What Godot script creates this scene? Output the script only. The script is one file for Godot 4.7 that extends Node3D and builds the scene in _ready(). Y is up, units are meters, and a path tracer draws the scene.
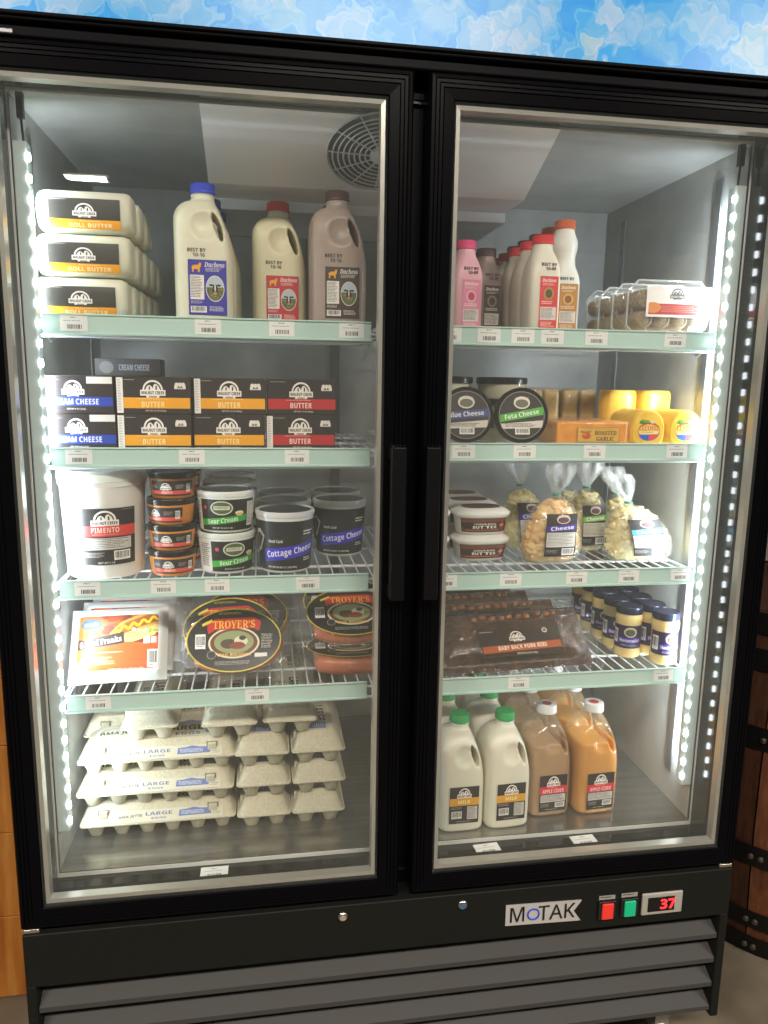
extends Node3D

const CAM := Vector3(-0.2507, 1.4357, 1.2369)
const FLOOR_Y := 0.512        # stainless floor inside the cabinet
var rng := RandomNumberGenerator.new()
var used := {}
var cache := {}
var proto := {}
var ts: TextServer
var font_sans: SystemFont
var font_serif: SystemFont
var font_thin: SystemFont

func _ready() -> void:
	rng.seed = 77
	ts = TextServerManager.get_primary_interface()
	font_sans = SystemFont.new(); font_sans.font_names = PackedStringArray(["Droid Sans"]); font_sans.font_weight = 700
	font_serif = SystemFont.new(); font_serif.font_names = PackedStringArray(["Droid Serif"]); font_serif.font_weight = 700
	font_thin = SystemFont.new(); font_thin.font_names = PackedStringArray(["Droid Sans"]); font_thin.font_weight = 400
	set_camera_and_light()
	build_room()
	build_refrigerator()
	build_barrel()
	build_counter()
	stock_left_top()
	stock_left_boxes()
	stock_left_tubs()
	stock_left_meats()
	stock_left_eggs()
	stock_right_bottles()
	stock_right_cheese()
	stock_right_bags()
	stock_right_ribs()
	stock_right_jugs()

func set_camera_and_light() -> void:
	var cam := Camera3D.new(); cam.name = "camera"
	cam.fov = rad_to_deg(2.0 * atan(512.0 / 741.9))
	cam.basis = Basis.from_euler(Vector3(-0.1741, -0.1602, 0.0156), EULER_ORDER_YXZ)
	cam.position = CAM
	cam.near = 0.05; cam.far = 60.0
	add_child(cam); cam.current = true
	var env := Environment.new()
	env.background_mode = Environment.BG_COLOR
	env.background_color = Color(0.02, 0.02, 0.022)
	env.tonemap_mode = Environment.TONE_MAPPER_LINEAR
	env.tonemap_exposure = 1.08
	env.sdfgi_enabled = true; env.ssao_enabled = true; env.ssil_enabled = true
	var we := WorldEnvironment.new(); we.name = "environment"; we.environment = env
	add_child(we)
	# the shop's ceiling troffers: the panel meshes are built in build_room(), these are their light
	for p in TROFFERS:
		area_light("troffer_light", p[0] + Vector3(0, -0.03, 0), Vector3(-PI / 2, 0, 0), p[1], C("fff5e8"), TROFFER_ENERGY * p[1].x * p[1].y / 0.36)
	# two LED strips inside the cabinet, each lighting inwards and backwards
	for s in [-1.0, 1.0]:
		area_light("led_strip_light", Vector3(s * 0.6285, 1.198, -0.1375), Vector3(0, s * deg_to_rad(14.0), 0), Vector2(0.012, 1.18), C("e4f3ff"), LED_ENERGY)
	# the backlit sign board above the doors
	area_light("sign_light", Vector3(0, 2.09, 0.03), Vector3(0, PI, 0), Vector2(1.3, 0.24), C("9fd4ff"), 0.35)

const TROFFERS := [[Vector3(-1.9, 2.97, 2.2), Vector2(1.2, 0.3)], [Vector3(0.2, 2.97, 2.3), Vector2(1.2, 0.3)], [Vector3(2.3, 2.97, 2.2), Vector2(1.2, 0.3)], [Vector3(-1.585, 2.97, 5.12), Vector2(0.3, 0.16)]]
const TROFFER_ENERGY := 7.8
const LED_ENERGY := 0.62

func area_light(called: String, at: Vector3, turn: Vector3, size: Vector2, col: Color, energy: float) -> void:
	var l := AreaLight3D.new(); l.name = numbered(called)
	l.area_size = size; l.light_color = col; l.light_energy = energy
	l.area_normalize_energy = true
	l.area_range = 12.0; l.area_attenuation = 2.0
	l.shadow_enabled = true
	l.rotation = turn; l.position = at
	add_child(l)

# ------------------------------------------------------------------ names, things, parts
func numbered(called: String) -> String:
	var n: int = used.get(called, 0)
	used[called] = n + 1
	return called if n == 0 else "%s_%03d" % [called, n]

func thing(called: String, label: String, category: String, at := Vector3.ZERO, turn := Vector3.ZERO, group := "") -> Node3D:
	var o := Node3D.new(); o.name = numbered(called)
	o.rotation_order = EULER_ORDER_YXZ
	add_child(o); o.position = at; o.rotation = turn
	o.set_meta("label", label); o.set_meta("category", category)
	if group: o.set_meta("group", group)
	return o

func part(called: String, mesh: Mesh, m: Material, parent: Node, at := Vector3.ZERO, turn := Vector3.ZERO, label := "") -> MeshInstance3D:
	var o := MeshInstance3D.new(); o.name = called
	o.mesh = mesh; o.material_override = m
	parent.add_child(o, true)
	o.position = at; o.rotation = turn
	if label: o.set_meta("label", label)
	return o

func structure(called: String, mesh: Mesh, m: Material, at := Vector3.ZERO) -> MeshInstance3D:
	var o := part(called, mesh, m, self, at)
	o.set_meta("kind", "structure")
	return o

# A copy of a finished thing with its parts, under a name, label and place of its own.
func copy(of: Node3D, base_name: String, label: String, at: Vector3, turn := Vector3.ZERO, group := "") -> Node3D:
	var o: Node3D = of.duplicate()
	o.name = numbered(base_name)
	add_child(o); o.position = at; o.rotation = turn
	o.set_meta("label", label)
	if group: o.set_meta("group", group)
	return o

# First call keeps the built thing, later calls copy it.
func place(key: String, maker: Callable, called: String, label: String, category: String, at: Vector3, turn := Vector3.ZERO, group := "") -> Node3D:
	if proto.has(key):
		return copy(proto[key], called, label, at, turn, group)
	var t := thing(called, label, category, at, turn, group)
	maker.call(t)
	proto[key] = t
	return t

# ------------------------------------------------------------------ materials
func C(h: String) -> Color:
	return Color.html(h)

func mat(hex: String, rough := 0.5, metal := 0.0, shine := 0.5) -> StandardMaterial3D:
	var k := "%s/%.3f/%.2f/%.2f" % [hex, rough, metal, shine]
	if not cache.has(k):
		var m := StandardMaterial3D.new(); m.resource_name = "paint_" + hex
		m.albedo_color = C(hex); m.roughness = rough; m.metallic = metal
		m.metallic_specular = shine
		cache[k] = m
	return cache[k]

func clear_film(hex := "ffffff", alpha := 0.05, rough := 0.06, crinkle := 0.0) -> StandardMaterial3D:
	var k := "film/%s/%.3f/%.2f/%.2f" % [hex, alpha, rough, crinkle]
	if not cache.has(k):
		var m := StandardMaterial3D.new(); m.resource_name = "clear_film"
		var c := C(hex); c.a = alpha
		m.albedo_color = c; m.roughness = rough
		m.transparency = BaseMaterial3D.TRANSPARENCY_ALPHA
		m.cull_mode = BaseMaterial3D.CULL_DISABLED
		if crinkle > 0.0:
			m.normal_enabled = true; m.normal_scale = crinkle
			m.normal_texture = noise_tex("crinkle", 0.011, 4, true, 12.0)
			m.uv1_triplanar = true; m.uv1_scale = Vector3.ONE * 7.0
		cache[k] = m
	return cache[k]

func noise_tex(key: String, freq: float, octaves: int, as_normal := false, bump := 6.0, ramp: Gradient = null, kind := FastNoiseLite.TYPE_SIMPLEX_SMOOTH, size := 256) -> NoiseTexture2D:
	var k := "noise/" + key
	if not cache.has(k):
		var n := FastNoiseLite.new()
		n.noise_type = kind; n.frequency = freq; n.fractal_octaves = octaves; n.seed = 5
		var t := NoiseTexture2D.new()
		t.width = size; t.height = size; t.seamless = true
		t.noise = n; t.as_normal_map = as_normal; t.bump_strength = bump
		if ramp: t.color_ramp = ramp
		cache[k] = t
	return cache[k]

func ramp_of(stops: Array) -> Gradient:
	var g := Gradient.new()
	var offs := PackedFloat32Array(); var cols := PackedColorArray()
	for s in stops:
		offs.append(s[0]); cols.append(C(s[1]))
	g.offsets = offs; g.colors = cols
	return g

func tinted(key: String, stops: Array, freq: float, scale: Vector3, rough: float, bump := 0.0, metal := 0.0, world := false) -> StandardMaterial3D:
	if not cache.has("t/" + key):
		var m := StandardMaterial3D.new(); m.resource_name = key
		m.albedo_texture = noise_tex(key, freq, 5, false, 1.0, ramp_of(stops))
		m.uv1_triplanar = true; m.uv1_world_triplanar = world; m.uv1_scale = scale
		m.roughness = rough; m.metallic = metal
		if bump > 0.0:
			m.normal_enabled = true; m.normal_scale = bump
			m.normal_texture = noise_tex(key + "_relief", freq * 1.6, 4, true, 5.0)
		cache["t/" + key] = m
	return cache["t/" + key]

func print_mat(key: String, painter: Callable, rough := 0.45) -> StandardMaterial3D:
	if not cache.has("p/" + key):
		var m := StandardMaterial3D.new(); m.resource_name = "print_" + key
		m.albedo_texture = ImageTexture.create_from_image(painter.call())
		m.roughness = rough
		m.texture_repeat = false
		cache["p/" + key] = m
	return cache["p/" + key]

func glowing(hex: String, energy: float) -> StandardMaterial3D:
	var k := "glow/%s/%.2f" % [hex, energy]
	if not cache.has(k):
		var m := StandardMaterial3D.new(); m.resource_name = "glow"
		m.albedo_color = C(hex); m.emission_enabled = true; m.emission = C(hex); m.emission_energy_multiplier = energy
		m.roughness = 0.5
		cache[k] = m
	return cache[k]

# ------------------------------------------------------------------ mesh helpers
func tool() -> SurfaceTool:
	var st := SurfaceTool.new(); st.begin(Mesh.PRIMITIVE_TRIANGLES)
	return st

func done(st: SurfaceTool) -> ArrayMesh:
	st.generate_normals(); st.index()
	return st.commit()

# corners run counter-clockwise seen from outside
func quad(st: SurfaceTool, a: Vector3, b: Vector3, c: Vector3, d: Vector3, ua := Vector2(0, 1), ub := Vector2(1, 1), uc := Vector2(1, 0), ud := Vector2(0, 0)) -> void:
	st.set_uv(ua); st.add_vertex(a)
	st.set_uv(uc); st.add_vertex(c)
	st.set_uv(ub); st.add_vertex(b)
	st.set_uv(ua); st.add_vertex(a)
	st.set_uv(ud); st.add_vertex(d)
	st.set_uv(uc); st.add_vertex(c)

func box_into(st: SurfaceTool, lo: Vector3, hi: Vector3) -> void:
	st.set_smooth_group(-1)
	var v := func(x, y, z): return Vector3(hi.x if x else lo.x, hi.y if y else lo.y, hi.z if z else lo.z)
	quad(st, v.call(0, 0, 1), v.call(1, 0, 1), v.call(1, 1, 1), v.call(0, 1, 1))
	quad(st, v.call(1, 0, 0), v.call(0, 0, 0), v.call(0, 1, 0), v.call(1, 1, 0))
	quad(st, v.call(1, 0, 1), v.call(1, 0, 0), v.call(1, 1, 0), v.call(1, 1, 1))
	quad(st, v.call(0, 0, 0), v.call(0, 0, 1), v.call(0, 1, 1), v.call(0, 1, 0))
	quad(st, v.call(0, 1, 1), v.call(1, 1, 1), v.call(1, 1, 0), v.call(0, 1, 0))
	quad(st, v.call(0, 0, 0), v.call(1, 0, 0), v.call(1, 0, 1), v.call(0, 0, 1))

func box(lo: Vector3, hi: Vector3) -> ArrayMesh:
	var st := tool(); box_into(st, lo, hi); return done(st)

# box with rounded edges; lo and hi are its corners
func rbox_into(st: SurfaceTool, lo: Vector3, hi: Vector3, r: float, fine := false) -> void:
	var c := (lo + hi) / 2.0
	var h := (hi - lo) / 2.0
	r = minf(r, minf(h.x, minf(h.y, h.z)))
	var axis := func(e: float) -> Array:
		return [-e, -e + r * 0.35, -e + r, e - r, e - r * 0.35, e] if fine else [-e, -e + r, e - r, e]
	for ax in 3:
		var u := (ax + 1) % 3
		var v := (ax + 2) % 3
		var us: Array = axis.call(h[u])
		var vs: Array = axis.call(h[v])
		for s in [-1.0, 1.0]:
			var pt := func(i: int, j: int) -> Array:
				var p := Vector3.ZERO
				p[ax] = s * h[ax]; p[u] = us[i]; p[v] = vs[j]
				var core := p.clamp(-h + Vector3.ONE * r, h - Vector3.ONE * r)
				var n := (p - core).normalized()
				return [core + n * r + c, n]
			for i in us.size() - 1:
				for j in vs.size() - 1:
					var q := [pt.call(i, j), pt.call(i + 1, j), pt.call(i + 1, j + 1), pt.call(i, j + 1)]
					tri(st, q[0], q[1], q[2]); tri(st, q[0], q[2], q[3])

func tri(st: SurfaceTool, a: Array, b: Array, c: Array) -> void:
	var f: Vector3 = (b[0] - a[0]).cross(c[0] - a[0])
	var order := [a, c, b] if f.dot(a[1] + b[1] + c[1]) > 0.0 else [a, b, c]
	for q in order:
		st.set_normal(q[1]); st.set_uv(Vector2.ZERO); st.add_vertex(q[0])

func rbox(lo: Vector3, hi: Vector3, r: float, fine := false) -> ArrayMesh:
	var st := tool(); rbox_into(st, lo, hi, r, fine); st.index(); return st.commit()

func ring(y: float, a: float, b: float, n := 2.0, count := 24, cx := 0.0, cz := 0.0) -> PackedVector3Array:
	var out := PackedVector3Array()
	for j in count:
		var t := TAU * j / count
		var co := cos(t)
		var si := sin(t)
		out.append(Vector3(cx + signf(co) * pow(absf(co), 2.0 / n) * a, y, cz - signf(si) * pow(absf(si), 2.0 / n) * b))
	return out

# rounded rectangle ring
func rring(y: float, a: float, b: float, r: float, per := 4) -> PackedVector3Array:
	var out := PackedVector3Array()
	for k in 4:
		var cx: float = (a - r) * [1, -1, -1, 1][k]
		var cz: float = -(b - r) * [1, 1, -1, -1][k]
		for j in per + 1:
			var t := PI / 2 * (k + float(j) / per)
			out.append(Vector3(cx + cos(t) * r, y, cz - sin(t) * r))
	return out

func loft_into(st: SurfaceTool, rings: Array, cap0 := true, cap1 := true, xf := Transform3D.IDENTITY, crease := 0.75) -> void:
	var n: int = rings[0].size()
	var m := rings.size()
	var g := 10
	for i in m - 1:
		if i > 0:
			var d1: Vector3 = (rings[i][0] - rings[i - 1][0]).normalized()
			var d2: Vector3 = (rings[i + 1][0] - rings[i][0]).normalized()
			if d1.dot(d2) < crease: g += 1
		st.set_smooth_group(g)
		for j in n:
			var k := (j + 1) % n
			var u0 := float(j) / n
			var u1 := float(j + 1) / n
			var v0 := 1.0 - float(i) / (m - 1)
			var v1 := 1.0 - float(i + 1) / (m - 1)
			quad(st, xf * rings[i][j], xf * rings[i][k], xf * rings[i + 1][k], xf * rings[i + 1][j], Vector2(u0, v0), Vector2(u1, v0), Vector2(u1, v1), Vector2(u0, v1))
	for e in [0, 1]:
		if (e == 0 and not cap0) or (e == 1 and not cap1): continue
		st.set_smooth_group(-1)
		var r: PackedVector3Array = rings[0] if e == 0 else rings[m - 1]
		var c := Vector3.ZERO
		for p in r: c += p
		c /= n
		for j in n:
			var p: Vector3 = r[j]
			var q: Vector3 = r[(j + 1) % n]
			st.set_uv(Vector2(0.5, 0.5)); st.add_vertex(xf * c)
			st.set_uv(Vector2(0, 0)); st.add_vertex(xf * (q if e == 1 else p))
			st.set_uv(Vector2(1, 0)); st.add_vertex(xf * (p if e == 1 else q))

func loft(rings: Array, cap0 := true, cap1 := true, crease := 0.75) -> ArrayMesh:
	var st := tool(); loft_into(st, rings, cap0, cap1, Transform3D.IDENTITY, crease); return done(st)

# profile: [[radius, height], ...] from the bottom up
func lathe_into(st: SurfaceTool, profile: Array, count := 32, xf := Transform3D.IDENTITY, cap0 := true, cap1 := true) -> void:
	var rings := []
	for p in profile: rings.append(ring(p[1], maxf(p[0], 0.0001), maxf(p[0], 0.0001), 2.0, count))
	loft_into(st, rings, cap0, cap1, xf)

func lathe(profile: Array, count := 32, cap0 := true, cap1 := true) -> ArrayMesh:
	var st := tool(); lathe_into(st, profile, count, Transform3D.IDENTITY, cap0, cap1); return done(st)

func tube_into(st: SurfaceTool, a: Vector3, b: Vector3, r: float, sides := 6) -> void:
	var d := (b - a)
	var up := d.normalized()
	var side := up.cross(Vector3.RIGHT if absf(up.x) < 0.9 else Vector3.BACK).normalized()
	var bas := Basis(side, up, side.cross(up))
	loft_into(st, [ring(0, r, r, 2.0, sides), ring(d.length(), r, r, 2.0, sides)], true, true, Transform3D(bas, a))

# a printed sheet: f(u, v) gives the point, u to the right and v down seen from outside
func patch(f: Callable, nu: int, nv: int) -> ArrayMesh:
	var st := tool(); st.set_smooth_group(1)
	for i in nu:
		for j in nv:
			var u0 := float(i) / nu
			var u1 := float(i + 1) / nu
			var v0 := float(j) / nv
			var v1 := float(j + 1) / nv
			quad(st, f.call(u0, v1), f.call(u1, v1), f.call(u1, v0), f.call(u0, v0), Vector2(u0, v1), Vector2(u1, v1), Vector2(u1, v0), Vector2(u0, v0))
	return done(st)

func flat_label(w: float, h: float) -> ArrayMesh:
	return patch(func(u, v): return Vector3((u - 0.5) * w, (0.5 - v) * h, 0), 1, 1)

# label round a cone: a0..a1 in radians, 0 faces +z
func round_label(a0: float, a1: float, y0: float, y1: float, r0: float, r1: float) -> ArrayMesh:
	return patch(func(u, v):
		var t: float = lerpf(a0, a1, u)
		var r: float = lerpf(r1, r0, v)
		return Vector3(sin(t) * r, lerpf(y1, y0, v), cos(t) * r), 20, 1)

# prism from an outline in x, y (counter-clockwise) between z0 and z1
func prism_into(st: SurfaceTool, pts: Array, z0: float, z1: float) -> void:
	st.set_smooth_group(-1)
	var poly := PackedVector2Array(pts)
	var idx := Geometry2D.triangulate_polygon(poly)
	for i in range(0, idx.size(), 3):
		var t := [poly[idx[i]], poly[idx[i + 1]], poly[idx[i + 2]]]
		var ccw: bool = (t[1] - t[0]).cross(t[2] - t[0]) > 0.0
		for k in ([0, 2, 1] if ccw else [0, 1, 2]): put_uv(st, Vector3(t[k].x, t[k].y, z1))
		for k in ([0, 1, 2] if ccw else [0, 2, 1]): put_uv(st, Vector3(t[k].x, t[k].y, z0))
	for i in poly.size():
		var a := poly[i]
		var b := poly[(i + 1) % poly.size()]
		quad(st, Vector3(a.x, a.y, z0), Vector3(b.x, b.y, z0), Vector3(b.x, b.y, z1), Vector3(a.x, a.y, z1))

func put_uv(st: SurfaceTool, p: Vector3) -> void:
	st.set_uv(Vector2.ZERO); st.add_vertex(p)

func prism(pts: Array, z0: float, z1: float) -> ArrayMesh:
	var st := tool(); prism_into(st, pts, z0, z1); return done(st)

# frame swept round the rectangle x0..x1, y0..y1: profile of [distance inwards, z]
func frame_mesh(x0: float, y0: float, x1: float, y1: float, profile: Array) -> ArrayMesh:
	var st := tool()
	var at := func(k: int, d: float, z: float) -> Vector3:
		var xs := [x0 + d, x1 - d, x1 - d, x0 + d]
		var ys := [y0 + d, y0 + d, y1 - d, y1 - d]
		return Vector3(xs[k % 4], ys[k % 4], z)
	st.set_smooth_group(-1)
	for i in profile.size():
		var p: Array = profile[i]
		var q: Array = profile[(i + 1) % profile.size()]
		for k in 4:
			quad(st, at.call(k, p[0], p[1]), at.call(k + 1, p[0], p[1]), at.call(k + 1, q[0], q[1]), at.call(k, q[0], q[1]))
	return done(st)

# surface nets of the zero set of f on a grid
func nets(f: Callable, lo: Vector3, hi: Vector3, cell: float) -> ArrayMesh:
	var nx := int(ceil((hi.x - lo.x) / cell)) + 1
	var ny := int(ceil((hi.y - lo.y) / cell)) + 1
	var nz := int(ceil((hi.z - lo.z) / cell)) + 1
	var val := PackedFloat32Array(); val.resize(nx * ny * nz)
	for k in nz:
		for j in ny:
			for i in nx:
				val[(k * ny + j) * nx + i] = f.call(lo.x + i * cell, lo.y + j * cell, lo.z + k * cell)
	var vid := PackedInt32Array(); vid.resize(val.size()); vid.fill(-1)
	var verts := PackedVector3Array()
	var corner := [0, 1, nx, nx + 1, nx * ny, nx * ny + 1, nx * ny + nx, nx * ny + nx + 1]
	var cpos := [Vector3(0, 0, 0), Vector3(1, 0, 0), Vector3(0, 1, 0), Vector3(1, 1, 0), Vector3(0, 0, 1), Vector3(1, 0, 1), Vector3(0, 1, 1), Vector3(1, 1, 1)]
	var edges := [[0, 1], [2, 3], [4, 5], [6, 7], [0, 2], [1, 3], [4, 6], [5, 7], [0, 4], [1, 5], [2, 6], [3, 7]]
	for k in nz - 1:
		for j in ny - 1:
			for i in nx - 1:
				var b := (k * ny + j) * nx + i
				var inside := 0
				for c in 8:
					if val[b + corner[c]] < 0.0: inside += 1
				if inside == 0 or inside == 8: continue
				var s := Vector3.ZERO
				var n := 0
				for e in edges:
					var va := val[b + corner[e[0]]]
					var vb := val[b + corner[e[1]]]
					if (va < 0.0) != (vb < 0.0):
						s += cpos[e[0]].lerp(cpos[e[1]], va / (va - vb)); n += 1
				vid[b] = verts.size()
				verts.append(lo + (Vector3(i, j, k) + s / n) * cell)
	var idx := PackedInt32Array()
	var step := [1, nx, nx * ny]
	for k in range(1, nz - 1):
		for j in range(1, ny - 1):
			for i in range(1, nx - 1):
				var b := (k * ny + j) * nx + i
				for ax in 3:
					var va := val[b]
					var vb := val[b + step[ax]]
					if (va < 0.0) == (vb < 0.0): continue
					var u: int = step[(ax + 1) % 3]
					var v: int = step[(ax + 2) % 3]
					var q := [vid[b], vid[b - u], vid[b - u - v], vid[b - v]]
					if va < 0.0: idx.append_array(PackedInt32Array([q[0], q[2], q[1], q[0], q[3], q[2]]))
					else: idx.append_array(PackedInt32Array([q[0], q[1], q[2], q[0], q[2], q[3]]))
	var nor := PackedVector3Array(); nor.resize(verts.size())
	for t in range(0, idx.size(), 3):
		var fn := (verts[idx[t + 2]] - verts[idx[t]]).cross(verts[idx[t + 1]] - verts[idx[t]])
		for e in 3: nor[idx[t + e]] += fn
	var outward := 0.0
	var mid := (lo + hi) / 2.0
	for v in nor.size():
		outward += nor[v].dot(verts[v] - mid); nor[v] = nor[v].normalized()
	if outward < 0.0:
		for v in nor.size(): nor[v] = -nor[v]
		for t in range(0, idx.size(), 3):
			var keep := idx[t + 1]
			idx[t + 1] = idx[t + 2]; idx[t + 2] = keep
	var arr := []; arr.resize(Mesh.ARRAY_MAX)
	arr[Mesh.ARRAY_VERTEX] = verts; arr[Mesh.ARRAY_NORMAL] = nor; arr[Mesh.ARRAY_INDEX] = idx
	var am := ArrayMesh.new(); am.add_surface_from_arrays(Mesh.PRIMITIVE_TRIANGLES, arr)
	return am

func lettering(s: String, height: float, depth := 0.0004, thin := false) -> TextMesh:
	var t := TextMesh.new()
	t.text = s; t.font = font_thin if thin else font_sans
	t.font_size = 32; t.pixel_size = height / 32.0; t.depth = depth
	t.curve_step = 4.0
	return t

# ------------------------------------------------------------------ printed matter
func sheet(w: int, h: int, hex: String) -> Image:
	var im := Image.create(w, h, false, Image.FORMAT_RGBA8); im.fill(C(hex)); return im

func bar(im: Image, x: float, y: float, w: float, h: float, hex: String) -> void:
	im.fill_rect(Rect2i(int(x), int(y), maxi(1, int(w)), maxi(1, int(h))), C(hex))

func oval(im: Image, cx: float, cy: float, rx: float, ry: float, hex: String, from := -1.0, to := 1.0) -> void:
	var c := C(hex)
	for y in range(int(cy + ry * from), int(cy + ry * to) + 1):
		var t := (y - cy) / ry
		if absf(t) > 1.0: continue
		var half := rx * sqrt(1.0 - t * t)
		im.fill_rect(Rect2i(int(cx - half), y, int(2.0 * half) + 1, 1), c)

func poly(im: Image, pts: Array, hex: String) -> void:
	var c := C(hex)
	var y0 := 1e9
	var y1 := -1e9
	for p in pts:
		y0 = minf(y0, p[1]); y1 = maxf(y1, p[1])
	for y in range(int(y0), int(y1) + 1):
		var xs := []
		for i in pts.size():
			var a: Array = pts[i]
			var b: Array = pts[(i + 1) % pts.size()]
			if (a[1] <= y) != (b[1] <= y): xs.append(a[0] + (y - a[1]) * (b[0] - a[0]) / float(b[1] - a[1]))
		xs.sort()
		for i in range(0, xs.size() - 1, 2): im.fill_rect(Rect2i(int(xs[i]), y, maxi(1, int(xs[i + 1]) - int(xs[i])), 1), c)

var masks := {}
func mask_of(s: String, size: int, serif: bool) -> Dictionary:
	var key := "%s/%d/%s" % [s, size, serif]
	if masks.has(key): return masks[key]
	var line := TextLine.new()
	line.add_string(s, font_serif if serif else font_sans, size)
	var gl: Array = ts.shaped_text_get_glyphs(line.get_rid())
	var pen := 4.0
	var h := size * 2
	var w := int(line.get_line_width()) + 12
	var data := PackedFloat32Array(); data.resize(w * h)
	var top := h
	var low := 0
	var left := w
	var right := 0
	var sz := Vector2i(size, 0)
	for g in gl:
		var rid: RID = g.font_rid
		ts.font_render_glyph(rid, sz, g.index)
		var uv: Rect2 = ts.font_get_glyph_uv_rect(rid, sz, g.index)
		var off: Vector2 = ts.font_get_glyph_offset(rid, sz, g.index)
		var ti: int = ts.font_get_glyph_texture_idx(rid, sz, g.index)
		if ti >= 0 and uv.size.x > 0:
			var src: Image = ts.font_get_texture_image(rid, sz, ti)
			for y in int(uv.size.y):
				for x in int(uv.size.x):
					var a := src.get_pixel(int(uv.position.x) + x, int(uv.position.y) + y).a
					if a <= 0.02: continue
					var px := int(pen + g.offset.x + off.x) + x
					var py := int(size * 1.4 + g.offset.y + off.y) + y
					if px < 0 or py < 0 or px >= w or py >= h: continue
					data[py * w + px] = maxf(data[py * w + px], a)
					top = mini(top, py); low = maxi(low, py); left = mini(left, px); right = maxi(right, px)
		pen += g.advance
	masks[key] = {"w": w, "data": data, "x0": left, "x1": right + 1, "y0": top, "y1": low + 1}
	return masks[key]

# text centred at cx, cy with ink height h; width 0 keeps its own
func ink(im: Image, s: String, cx: float, cy: float, h: float, hex: String, width := 0.0, serif := false, rot := 0.0, shear := 0.0) -> void:
	var m := mask_of(s, clampi(int(h * 1.5), 8, 60), serif)
	var mw := float(m.x1 - m.x0)
	var mh := float(m.y1 - m.y0)
	if mw <= 0 or mh <= 0: return
	var w := width if width > 0.0 else mw * h / mh
	var c := C(hex)
	var reach := (absf(w) + h) * 0.75 if rot != 0.0 else w / 2.0 + absf(shear) * h
	var ry := reach if rot != 0.0 else h / 2.0 + 1.0
	var co := cos(rot)
	var si := sin(rot)
	var data: PackedFloat32Array = m.data
	for y in range(maxi(0, int(cy - ry)), mini(im.get_height(), int(cy + ry) + 2)):
		for x in range(maxi(0, int(cx - reach)), mini(im.get_width(), int(cx + reach) + 2)):
			var dx := x + 0.5 - cx
			var dy := y + 0.5 - cy
			var lx := dx * co + dy * si
			var ly := -dx * si + dy * co
			lx += ly * shear
			var u := (lx / w + 0.5) * mw
			var v := (ly / h + 0.5) * mh
			if u < 0 or v < 0 or u >= mw or v >= mh: continue
			var fx := u - 0.5
			var fy := v - 0.5
			var ix := int(floor(fx))
			var iy := int(floor(fy))
			var a := 0.0
			for q in 4:
				var sx := clampi(ix + (q & 1), 0, int(mw) - 1) + int(m.x0)
				var sy := clampi(iy + (q >> 1), 0, int(mh) - 1) + int(m.y0)
				var wx := (fx - ix) if (q & 1) else 1.0 - (fx - ix)
				var wy := (fy - iy) if (q >> 1) else 1.0 - (fy - iy)
				a += data[sy * int(m.w) + sx] * wx * wy
			if a > 0.02: im.set_pixel(x, y, im.get_pixel(x, y).lerp(c, minf(a * 1.15, 1.0)))

# lines of print too small to read
func small_print(im: Image, x: float, y: float, w: float, h: float, lines: int, hex: String, fill := 0.55) -> void:
	var lh := h / lines
	for i in lines:
		var px := x
		var end := x + w * rng.randf_range(0.75, 1.0)
		while px < end:
			var ww := rng.randf_range(2.0, 9.0)
			bar(im, px, y + i * lh, minf(ww, end - px), maxf(1.0, lh * fill), hex)
			px += ww + 2.0

func barcode(im: Image, x: float, y: float, w: float, h: float) -> void:
	bar(im, x, y, w, h, "f0efe9")
	var px := x + w * 0.08
	while px < x + w * 0.92:
		var ww := rng.randi_range(1, 3)
		bar(im, px, y + h * 0.1, ww, h * 0.68, "1c1b1a")
		px += ww + rng.randi_range(1, 3)
	small_print(im, x + w * 0.15, y + h * 0.84, w * 0.7, h * 0.1, 1, "1c1b1a")

# the dairy's emblem: an arch with hills over a name plate
func emblem(im: Image, cx: float, cy: float, w: float, bg: String, fg := "f2eee4") -> void:
	var r := w * 0.40
	oval(im, cx, cy, r, r, fg, -1.0, 0.0)
	oval(im, cx, cy, r * 0.82, r * 0.80, bg, -1.0, 0.0)
	poly(im, [[cx - r * 0.75, cy], [cx - r * 0.55, cy - r * 0.40], [cx - r * 0.30, cy - r * 0.52], [cx - r * 0.05, cy - r * 0.30], [cx + r * 0.05, cy]], fg)
	poly(im, [[cx - r * 0.05, cy], [cx + r * 0.12, cy - r * 0.55], [cx + r * 0.35, cy - r * 0.62], [cx + r * 0.62, cy - r * 0.35], [cx + r * 0.75, cy]], fg)
	bar(im, cx - r * 0.36, cy - r * 0.34, r * 0.12, r * 0.34, bg)
	bar(im, cx + r * 0.28, cy - r * 0.40, r * 0.14, r * 0.40, bg)
	bar(im, cx - w * 0.5, cy, w, w * 0.24, fg)
	ink(im, "WALNUT CREEK", cx, cy + w * 0.12, w * 0.135, bg, w * 0.92)
	bar(im, cx - w * 0.26, cy + w * 0.24, w * 0.52, w * 0.08, fg)
	ink(im, "FOODS", cx, cy + w * 0.28, w * 0.06, bg, w * 0.3)

func print_roll() -> Image:
	var im := sheet(330, 160, "38352f")
	small_print(im, 8, 6, 90, 6, 1, "d9d4c6")
	emblem(im, 165, 68, 110, "38352f")
	bar(im, 0, 112, 330, 48, "f2a31c")
	ink(im, "ROLL BUTTER", 190, 140, 22, "f6e3b4", 200)
	small_print(im, 140, 118, 100, 6, 1, "f6e3b4")
	return im

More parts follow.
